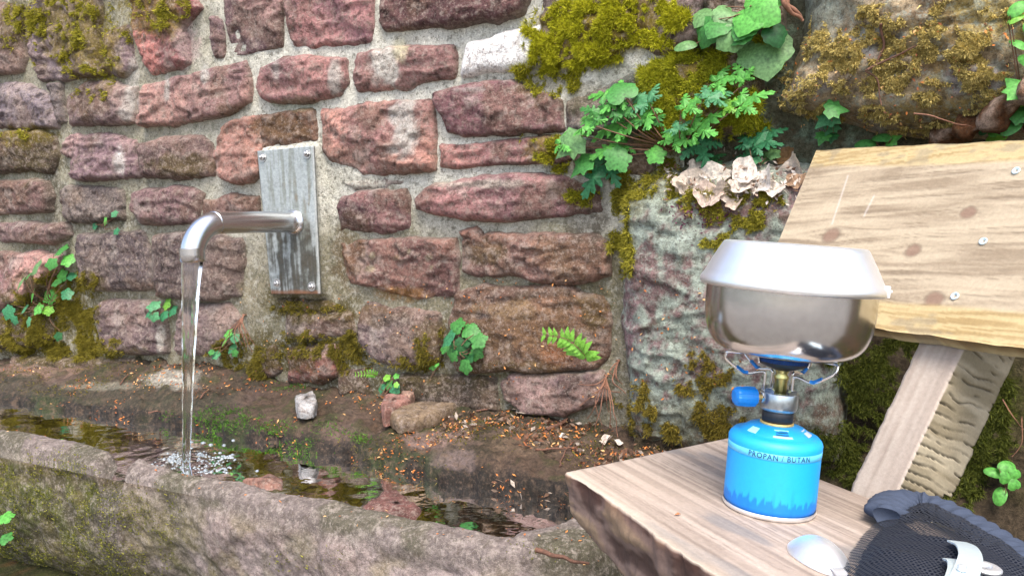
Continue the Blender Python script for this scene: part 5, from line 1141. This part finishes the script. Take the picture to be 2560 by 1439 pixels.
plant('herb_robert', 'herb clump with cut leaves in the middle of the moss under the heart leaves', 'plant', (1712, 362), [(1738, 252, 84, R_, 'bright'), (1795, 235, 84, R_, 'sea'), (1822, 196, 92, R_, 'bright'), (1882, 246, 92, R_, 'bright'), (1772, 300, 112, R_, 'bright'), (1705, 332, 96, R_, 'bright'), (1758, 385, 96, R_, 'blue'), (1850, 180, 60, R_, 'bright'), (1692, 312, 60, R_, 'sea'), (1835, 255, 66, R_, 'lime'), (1790, 405, 60, R_, 'dark')], .0015, off=.045)
plant('herb_robert', 'bluish cut-leaved herb just above the dry beige leaves', 'plant', (1900, 400), [(1905, 340, 108, R_, 'blue'), (1870, 370, 66, R_, 'blue'), (1930, 335, 70, R_, 'blue'), (1905, 392, 44, L, 'pale'), (1932, 384, 40, L, 'pale'), (1888, 400, 34, L, 'sea')], .0011, off=.035)
H_ = 'heart'
plant('heart_leaf_plant', 'plant with smooth heart-shaped leaves hanging from the top edge', 'plant', (1895, 25), [(1760, 40, 66, H_, 'pale'), (1815, 40, 66, H_, 'pale'), (1868, 52, 78, H_, 'bright'), (1908, 32, 84, H_, 'bright'), (1765, 84, 70, H_, 'mid'), (1822, 100, 62, H_, 'pale'), (1858, 70, 66, H_, 'mid'), (1912, 136, 118, H_, 'pale', .02), (1714, 112, 52, 'oval', 'pale'), (1890, 0, 70, H_, 'bright'), (1935, -5, 70, H_, 'bright'), (1845, 90, 56, H_, 'mid'), (1940, 90, 56, H_, 'dark'), (1790, 70, 60, H_, 'mid')], .0013, off=.05)
plant('ivy_sprig', 'short hanging ivy sprig under the overhanging boulder left of the board corner', 'plant', (2078, 282), [(2092, 272, 58, 'ivy', 'mid'), (2064, 300, 60, 'ivy', 'sea'), (2076, 322, 42, 'ivy', 'sea'), (2055, 345, 40, 'ivy', 'mid'), (2080, 345, 30, 'ivy', 'dark')], .0009, off=.03)
plant('ivy_sprig', 'few green leaves poking up behind the top edge of the backrest', 'plant', (2215, 362), [(2205, 342, 46, 'oval', 'mid'), (2232, 348, 40, 'ivy', 'bright'), (2165, 358, 46, 'oval', 'mid')], .0009, off=.03)
plant('clover', 'bright green leaves beside the rotten branch at the right edge', 'plant', (2510, 335), [(2492, 312, 66, 'clover', 'bright'), (2528, 318, 50, 'oval', 'mid'), (2545, 296, 44, 'oval', 'pale'), (2490, 344, 60, 'oval', 'lime'), (2462, 325, 30, 'oval', 'sea')], .001, off=.05)
plant('climbing_plant', 'tall thin green plant climbing at the right picture edge', 'plant', (2560, 330), [(2545, 20, 50, 'oval', 'bright'), (2540, 45, 40, 'oval', 'lime'), (2548, 108, 46, 'oval', 'bright'), (2540, 214, 70, 'ivy', 'bright'), (2555, 240, 60, 'ivy', 'lime'), (2560, 285, 56, 'ivy', 'mid'), (2575, 150, 60, 'oval', 'bright'), (2580, 60, 50, 'oval', 'bright')], .0013, off=.04)
plant('clover', 'round dark-lit clover leaves low on the shaded bank right of the post', 'plant', (2512, 1215), [(2486, 1180, 40, 'oval', 'bright'), (2518, 1164, 42, 'oval', 'bright'), (2530, 1196, 56, 'clover', 'bright'), (2500, 1238, 44, 'oval', 'bright')], .001, off=.04)
def fern(name, label, px, n, span):
    P = smoothpath([surf(a, b, w_) for a, b, w_ in px], 30); o = tag(empty(name, P[0]), label, 'fern'); V, F = tube(P, np.linspace(.0012, .0004, 30), 5); mesh_obj('rachis', V, F, M['stem'], o)
    t = np.gradient(P, axis=0)
    for k in range(n):
        f = (k + 1) / n; i = min(29, int(3 + 26 * f)); tt_ = nrm(t[i]); sz = span * (1 - .55 * f) * RND.uniform(.85, 1.1)
        for sgn in (-1, 1):
            sidev = nrm(np.cross(tt_, NW)) * sgn + tt_ * .45; leaf_obj('pinna', 'pinna', GR['lime'], P[i], sz, sidev, NW + ZW * .3, o)
fern('fern', 'bright green fern frond arching left across the wall near the boulder', [(1472, 905, .01), (1455, 880, .05), (1415, 848, .07), (1362, 838, .07)], 11, .040)
fern('fern', 'small lime-green fern frond at the wall foot above the flat slabs', [(946, 942, .01), (925, 934, .03), (890, 936, .04)], 9, .017)
# leaves at the foot of the trough, lower left corner
def ground_plant(name, label, px, leaves, s_off):
    base = W(s_off[0], .0, s_off[1]); base[2] = float(ground_z(base[None])[0]); o = tag(empty(name, base), label, 'plant'); st = []
    for x, y, sz, kind, sh in leaves:
        d = ray(x, y); dep = ((base - CAM) @ FW); p = CAM + d * dep; size = sz / FPX * dep; t = nrm(TW * RND.uniform(-1, 1) + ZW * .2 - NW * .3); leaf_obj('leaf', kind, GR[sh], p, size, t, ZW + NW * .6, o); st.append(tube(smoothpath([base, (base + p) / 2 + NW * .01, p], 8), .001, 5))
    V, F = join(st); mesh_obj('stem', V, F, M['stem'], o)
ground_plant('weed', 'bright green leaves at the lower left corner in front of the trough', None, [(-14, 1306, 50, 'lobed', 'bright'), (-8, 1348, 44, 'lobed', 'mid'), (-16, 1384, 44, 'lobed', 'bright'), (-50, 1330, 50, 'lobed', 'bright')], (-.50, .62))
# grass tuft between trough end and bench
gb = []; go_ = zpx(1545, 1440, .22)
for k in range(90):
    b0 = go_ + A(RND.gauss(0, .035), RND.gauss(0, .03), 0); b0[2] = float(ground_z(b0[None])[0]) - .01; dv = nrm(A(RND.gauss(0, .35), RND.gauss(0, .35), 1)); Lb = RND.uniform(.09, .19); w_ = nrm(np.cross(dv, A(RND.random(), RND.random(), .1))) * .0014
    m_ = b0 + dv * Lb * .6; tp = b0 + dv * Lb + A(dv[0], dv[1], -.25) * Lb * .35; gb.append((np.array([b0 - w_, b0 + w_, m_ + w_ * .8, m_ - w_ * .8, tp]), [(0, 1, 2, 3), (3, 2, 4)]))
V, F = join(gb); tag(mesh_obj('grass', V, F, M['leaf'], None, S(84, 150, 70) * (.6 + .7 * NR.random((len(V), 1))), smooth=False), 'tuft of green grass between the trough end and the seat', 'grass', kind='stuff')

# ================================================================== dry leaves, twigs, roots, litter
DL = [(1722, 452, 84, (196, 182, 166)), (1790, 436, 90, (206, 196, 184)), (1862, 428, 84, (210, 200, 190)), (1905, 448, 88, (214, 206, 198)), (1978, 420, 86, (196, 182, 168)), (1962, 392, 60, (128, 98, 66)), (1770, 486, 84, (192, 172, 158)), (1812, 478, 64, (200, 186, 174)), (1836, 508, 50, (188, 170, 154)), (1745, 422, 60, (198, 188, 176)), (1935, 470, 64, (206, 196, 186)), (1850, 462, 60, (196, 184, 172)), (1700, 470, 44, (188, 172, 156)), (1990, 450, 60, (150, 122, 98))]
where = ['leftmost, standing upright', 'below the small cut-leaved herb', 'under the bluish herb', 'pale, in the middle of the heap', 'against the edge of the board', 'brown, at the board corner', 'crumpled, low on the boulder', 'half under the pale heap', 'lowest of the heap', 'small, at the left of the heap', 'near the board, facing up', 'small, between two larger ones', 'tiny, far left', 'brown, touching the board edge']
for (x, y, sz, c), wh in zip(DL, where):
    p = surf(x, y, .014); size = sz / FPX * ((p - CAM) @ FW); a = RND.uniform(0, 6.28); t = nrm(TW * math.cos(a) + ZW * math.sin(a) * .6 + NW * .4); o = leaf_obj('dry_leaf', 'dead', c, p - t * size * .5, size, t, NW + ZW * RND.uniform(.2, 1.0) + TW * RND.uniform(-.5, .5))
    tag(o, 'dry beige leaf on the lichen boulder, ' + wh, 'leaf', 'dry leaves heaped on the boulder')
for (x, y, sz, c, lb) in [(1515, 1110, 44, (206, 190, 176), 'curled pale dry leaf at the right end of the ledge'), (1545, 1118, 30, (214, 206, 198), 'small whitish dry leaf next to the bench corner'), (1452, 1138, 24, (186, 172, 160), 'grey-beige dry leaf fragment among the roots'), (1405, 1100, 22, (222, 214, 206), 'white leaf scrap on the ledge left of the roots')]:
    p, z_ = on_ledge(x, y); p = p + ZW * .012; size = sz / FPX * ((p - CAM) @ FW); t = nrm(A(RND.uniform(-1, 1), -.6, .3)); tag(leaf_obj('dry_leaf', 'dead', c, p - t * size * .5, size, t, ZW + NW * .7), lb, 'leaf')
def strands(name, label, cat, lines, r, mat):
    parts = []
    for ln in lines: P = smoothpath(np.array(ln), 22); P = P + (np.stack([fbm(P, 30, 2, 3), fbm(P, 30, 2, 4), fbm(P, 30, 2, 5)], 1) - .5) * .012; parts.append(tube(P, np.linspace(r, r * .45, 22), 6))
    V, F = join(parts); return tag(mesh_obj(name, V, F, M[mat], None), label, cat)
def bundle(root, ends, w0=.02):
    out = []
    for (x, y, w_) in ends:
        a, b = surf(*root, w0), surf(x, y, w_); m = (a + b) / 2 + NW * .02 + TW * RND.uniform(-.015, .015); out.append([surf(root[0] + RND.uniform(-8, 8), root[1] - 6, .0), a, m, b])
    return out
strands('dry_roots', 'bundle of brown dry roots hanging in the crack beside the boulder', 'roots', bundle((1515, 945), [(1450, 1010, .03), (1470, 1045, .05), (1490, 1075, .06), (1506, 1060, .05), (1530, 1070, .06), (1545, 1090, .07), (1522, 1030, .04), (1480, 985, .04), (1448, 962, .03), (1550, 985, .03)]), .0017, 'root')
strands('dry_stalks', 'hanging bunch of dry brown stalks in the crack below the steel plate', 'stalks', bundle((608, 792), [(575, 850, .03), (545, 880, .03), (596, 868, .03), (606, 858, .04), (618, 866, .04), (632, 880, .03), (628, 850, .02), (612, 845, .03), (636, 862, .02)]), .0016, 'root')
strands('fern_stub', 'brown withered fern stalks beside the dry roots in the crack', 'stalks', bundle((1548, 905), [(1556, 960, .02), (1540, 940, .02), (1562, 985, .03)], .01), .0022, 'root')
def ledge_line(pts, lift=.006): return [on_ledge(a, b)[0] + ZW * lift for a, b in pts]
for lb, pts, r in [('thick brown twig lying across the right end of the ledge', [(1366, 1084), (1405, 1062), (1432, 1040), (1442, 1026)], .005), ('long reddish twig lying flat on the ledge litter near the bench corner', [(1340, 1128), (1390, 1128), (1440, 1124)], .003), ('short pale forked twig on the ledge left of the water jet', [(300, 965), (312, 948), (322, 940)], .0022), ('small bent twig on the ledge behind the water jet', [(372, 1036), (395, 1030), (410, 1042)], .0022), ('thin grey stick sloping down the ledge face by the bench', [(1395, 1170), (1410, 1135), (1432, 1112)], .0018), ('short brown twig near the moss right of the water jet', [(498, 1002), (512, 985), (524, 978)], .0024), ('dark curved twig on the ledge behind the long slab', [(1190, 1032), (1225, 1028), (1262, 1020)], .003)]:
    strands('twig', lb, 'twig', [ledge_line(pts)], r, 'twig')
strands('twig', 'broken catkin-like twig lying on the trough rim by the bench', 'twig', [[zpx(a, b, .35) for a, b in [(1345, 1372), (1390, 1388), (1430, 1405), (1470, 1408)]]], .004, 'twig')
strands('twig', 'reddish forked spruce twig lying on the huge mossy boulder', 'twig', [[surf(a, b, .01) for a, b in q_] for q_ in ([(2210, 62), (2205, 120), (2180, 170), (2160, 182), (2195, 205), (2205, 260)], [(2165, 178), (2220, 150), (2290, 118)])], .0024, 'twig')
strands('stick', 'thin pale straw sticking out over the rotten branch', 'stick', [[surf(2283, 282, .05), surf(2360, 298, .08), surf(2455, 320, .05)]], .0016, 'root')
bt = smoothpath([surf(a, b, .03) for a, b in [(2345, 350), (2400, 322), (2460, 290), (2540, 256), (2620, 230)]], 40); V, F = tube(bt, .020 + .008 * np.sin(np.arange(40) * .6), 16); V = V + (np.stack([fbm(V, 22, 4, 5), fbm(V, 22, 4, 6), fbm(V, 22, 4, 7)], 1) - .5) * .05
tag(mesh_obj('rotten_branch', V, F, M['soil'], None, mixc(S(112, 74, 48) * np.ones((len(V), 1)), S(186, 160, 140), sst(.5, .62, fbm(V, 30, 3, 8)))), 'crumbling brown rotten branch above the top edge of the backrest', 'branch')
strands('dried_vine', 'curled dry brown vine hanging at the top beside the heart leaves', 'vine', [[surf(1955, -30, .05), surf(1960, 10, .07), surf(1975, 35, .08), surf(2004, 52, .06)], [surf(1975, -30, .05), surf(1966, 8, .06), surf(1984, 30, .07), surf(2000, 48, .06)]], .006, 'root')
strands('dead_stem', 'thin dry stem hanging on the dark bank right of the post', 'stem', [[surf(2508, 1000, .06), surf(2535, 1040, .08), surf(2566, 1080, .06)], [surf(2550, 1040, .05), surf(2556, 1100, .06), surf(2528, 1140, .06)]], .0012, 'root')
# bud scales and crumbs strewn over ledge, rim and wall foot
def flakes(name, label, pts, sizes, cols, nrms, seed):
    rng = np.random.default_rng(seed); n = len(pts); t = rng.normal(size=(n, 3)); N_ = nrms / np.linalg.norm(nrms, axis=1)[:, None]; t -= N_ * (t * N_).sum(1)[:, None]; t /= np.linalg.norm(t, axis=1)[:, None]; b = np.cross(N_, t); s_ = sizes[:, None]
    V = np.stack([pts - t * s_, pts + b * s_ * .42 + N_ * s_ * .1, pts + t * s_, pts - b * s_ * .42 + N_ * s_ * .1], 1).reshape(-1, 3); F = np.arange(4 * n).reshape(n, 4)
    return tag(mesh_obj(name, V, F, M['dry'], None, np.repeat(cols, 4, 0), smooth=False), label, 'litter', kind='stuff')
rng = np.random.default_rng(77)
Vle = W(LEDGE_S, LEDGE_Z, LEDGE_W)[:, 6:62].reshape(-1, 3); xl, yl = topx(Vle); den = fbm(Vle, 10, 3, 951)
pr = sst(.40, .62, den) * (.25 + .9 * sst(700, 1100, xl) + .5 * np.exp(-((xl - 250) / 300) ** 2) * sst(1000, 930, yl)) * (xl > -350); k = rng.choice(len(Vle), 3400, p=pr / pr.sum())
pts = Vle[k] + ZW * .004 + rng.normal(0, .003, (3400, 3)); pal = np.array([S(222, 150, 84), S(210, 128, 64), S(232, 184, 126), S(166, 100, 62), S(128, 84, 60)]) * 1.25; nm = rng.normal(0, .5, (3400, 3)) + ZW + NW * .3
flakes('bud_scale_litter', 'orange-brown bud scales and leaf crumbs strewn over the ledge', pts, rng.uniform(.0018, .0056, 3400), pal[rng.integers(0, 5, 3400)], nm, 5)
kk = rng.choice(len(Vle), 700, p=(pr * (xl > 1080)) / (pr * (xl > 1080)).sum()); pal2 = np.array([S(150, 126, 108), S(196, 182, 168), S(128, 92, 72), S(112, 84, 66)])
flakes('leaf_litter', 'greyish leaf fragments and needles piled at the right end of the ledge', Vle[kk] + ZW * .008 + rng.normal(0, .005, (700, 3)), rng.uniform(.004, .012, 700), pal2[rng.integers(0, 4, 700)], rng.normal(0, .8, (700, 3)) + ZW, 6)
Tr = W(TROUGH[0], TROUGH[2], TROUGH[1]); Tr = Tr[:, 46:74].reshape(-1, 3); xr, yr = topx(Tr); ok = (Tr[:, 2] > .30) & (xr > -200); Tr = Tr[ok]; kx = rng.choice(len(Tr), 90)
flakes('bud_scale_litter', 'few orange bud scales lying on the trough rim', Tr[kx] + ZW * .003, rng.uniform(.002, .005, 90), pal[rng.integers(0, 4, 90)], rng.normal(0, .3, (90, 3)) + ZW, 7)
xs, ys = rng.uniform(0, 2560, 420), np.concatenate([rng.uniform(60, 330, 170), rng.uniform(700, 1000, 250)]); xs[:170] = rng.uniform(1950, 2560, 170); xs[170:] = rng.uniform(600, 1900, 250)
s_, z_, w_ = surf_many(xs, ys); flakes('bud_scale_litter', 'scattered orange bud scales caught in the moss of wall and boulders', W(s_, z_, w_ + .003), rng.uniform(.0018, .0048, 420), pal[rng.integers(0, 5, 420)], rng.normal(0, .5, (420, 3)) + NW + ZW * .5, 8)
xs, ys = rng.uniform(1660, 2010, 260), rng.normal(448, 28, 260); s_, z_, w_ = surf_many(xs, ys); flakes('leaf_litter', 'torn beige leaf scraps among the dry leaves on the boulder', W(s_, z_, w_ + .010), rng.uniform(.003, .008, 260), np.array([S(206, 192, 178), S(180, 160, 144), S(222, 212, 202), S(128, 96, 76)])[rng.integers(0, 4, 260)] * 1.2, rng.normal(0, .8, (260, 3)) + NW + ZW, 10)
xs, ys = rng.normal(1745, 40, 160), rng.normal(535, 26, 160); s_, z_, w_ = surf_many(xs, ys); flakes('purple_litter', 'dark purple withered flower bits on the boulder below the dry leaves', W(s_, z_, w_ + .005), rng.uniform(.002, .005, 160), np.array([S(96, 46, 72), S(120, 66, 92)])[rng.integers(0, 2, 160)], rng.normal(0, .7, (160, 3)) + NW, 9)
cs_ = spx(1694, 1286, .0015); tag(mesh_obj('bud_scale', np.array([cs_ + WD * a + LD * b + NS * c for a, b, c in [(-.005, 0, 0), (0, .0022, .001), (.005, 0, 0), (0, -.0022, .001), (0, 0, .003)]]), [(0, 3, 4), (3, 2, 4), (2, 1, 4), (1, 0, 4), (0, 1, 2, 3)], M['dry'], None, S(206, 140, 96), smooth=False), 'single orange bud scale lying on the bare seat left of the cartridge', 'bud scale')
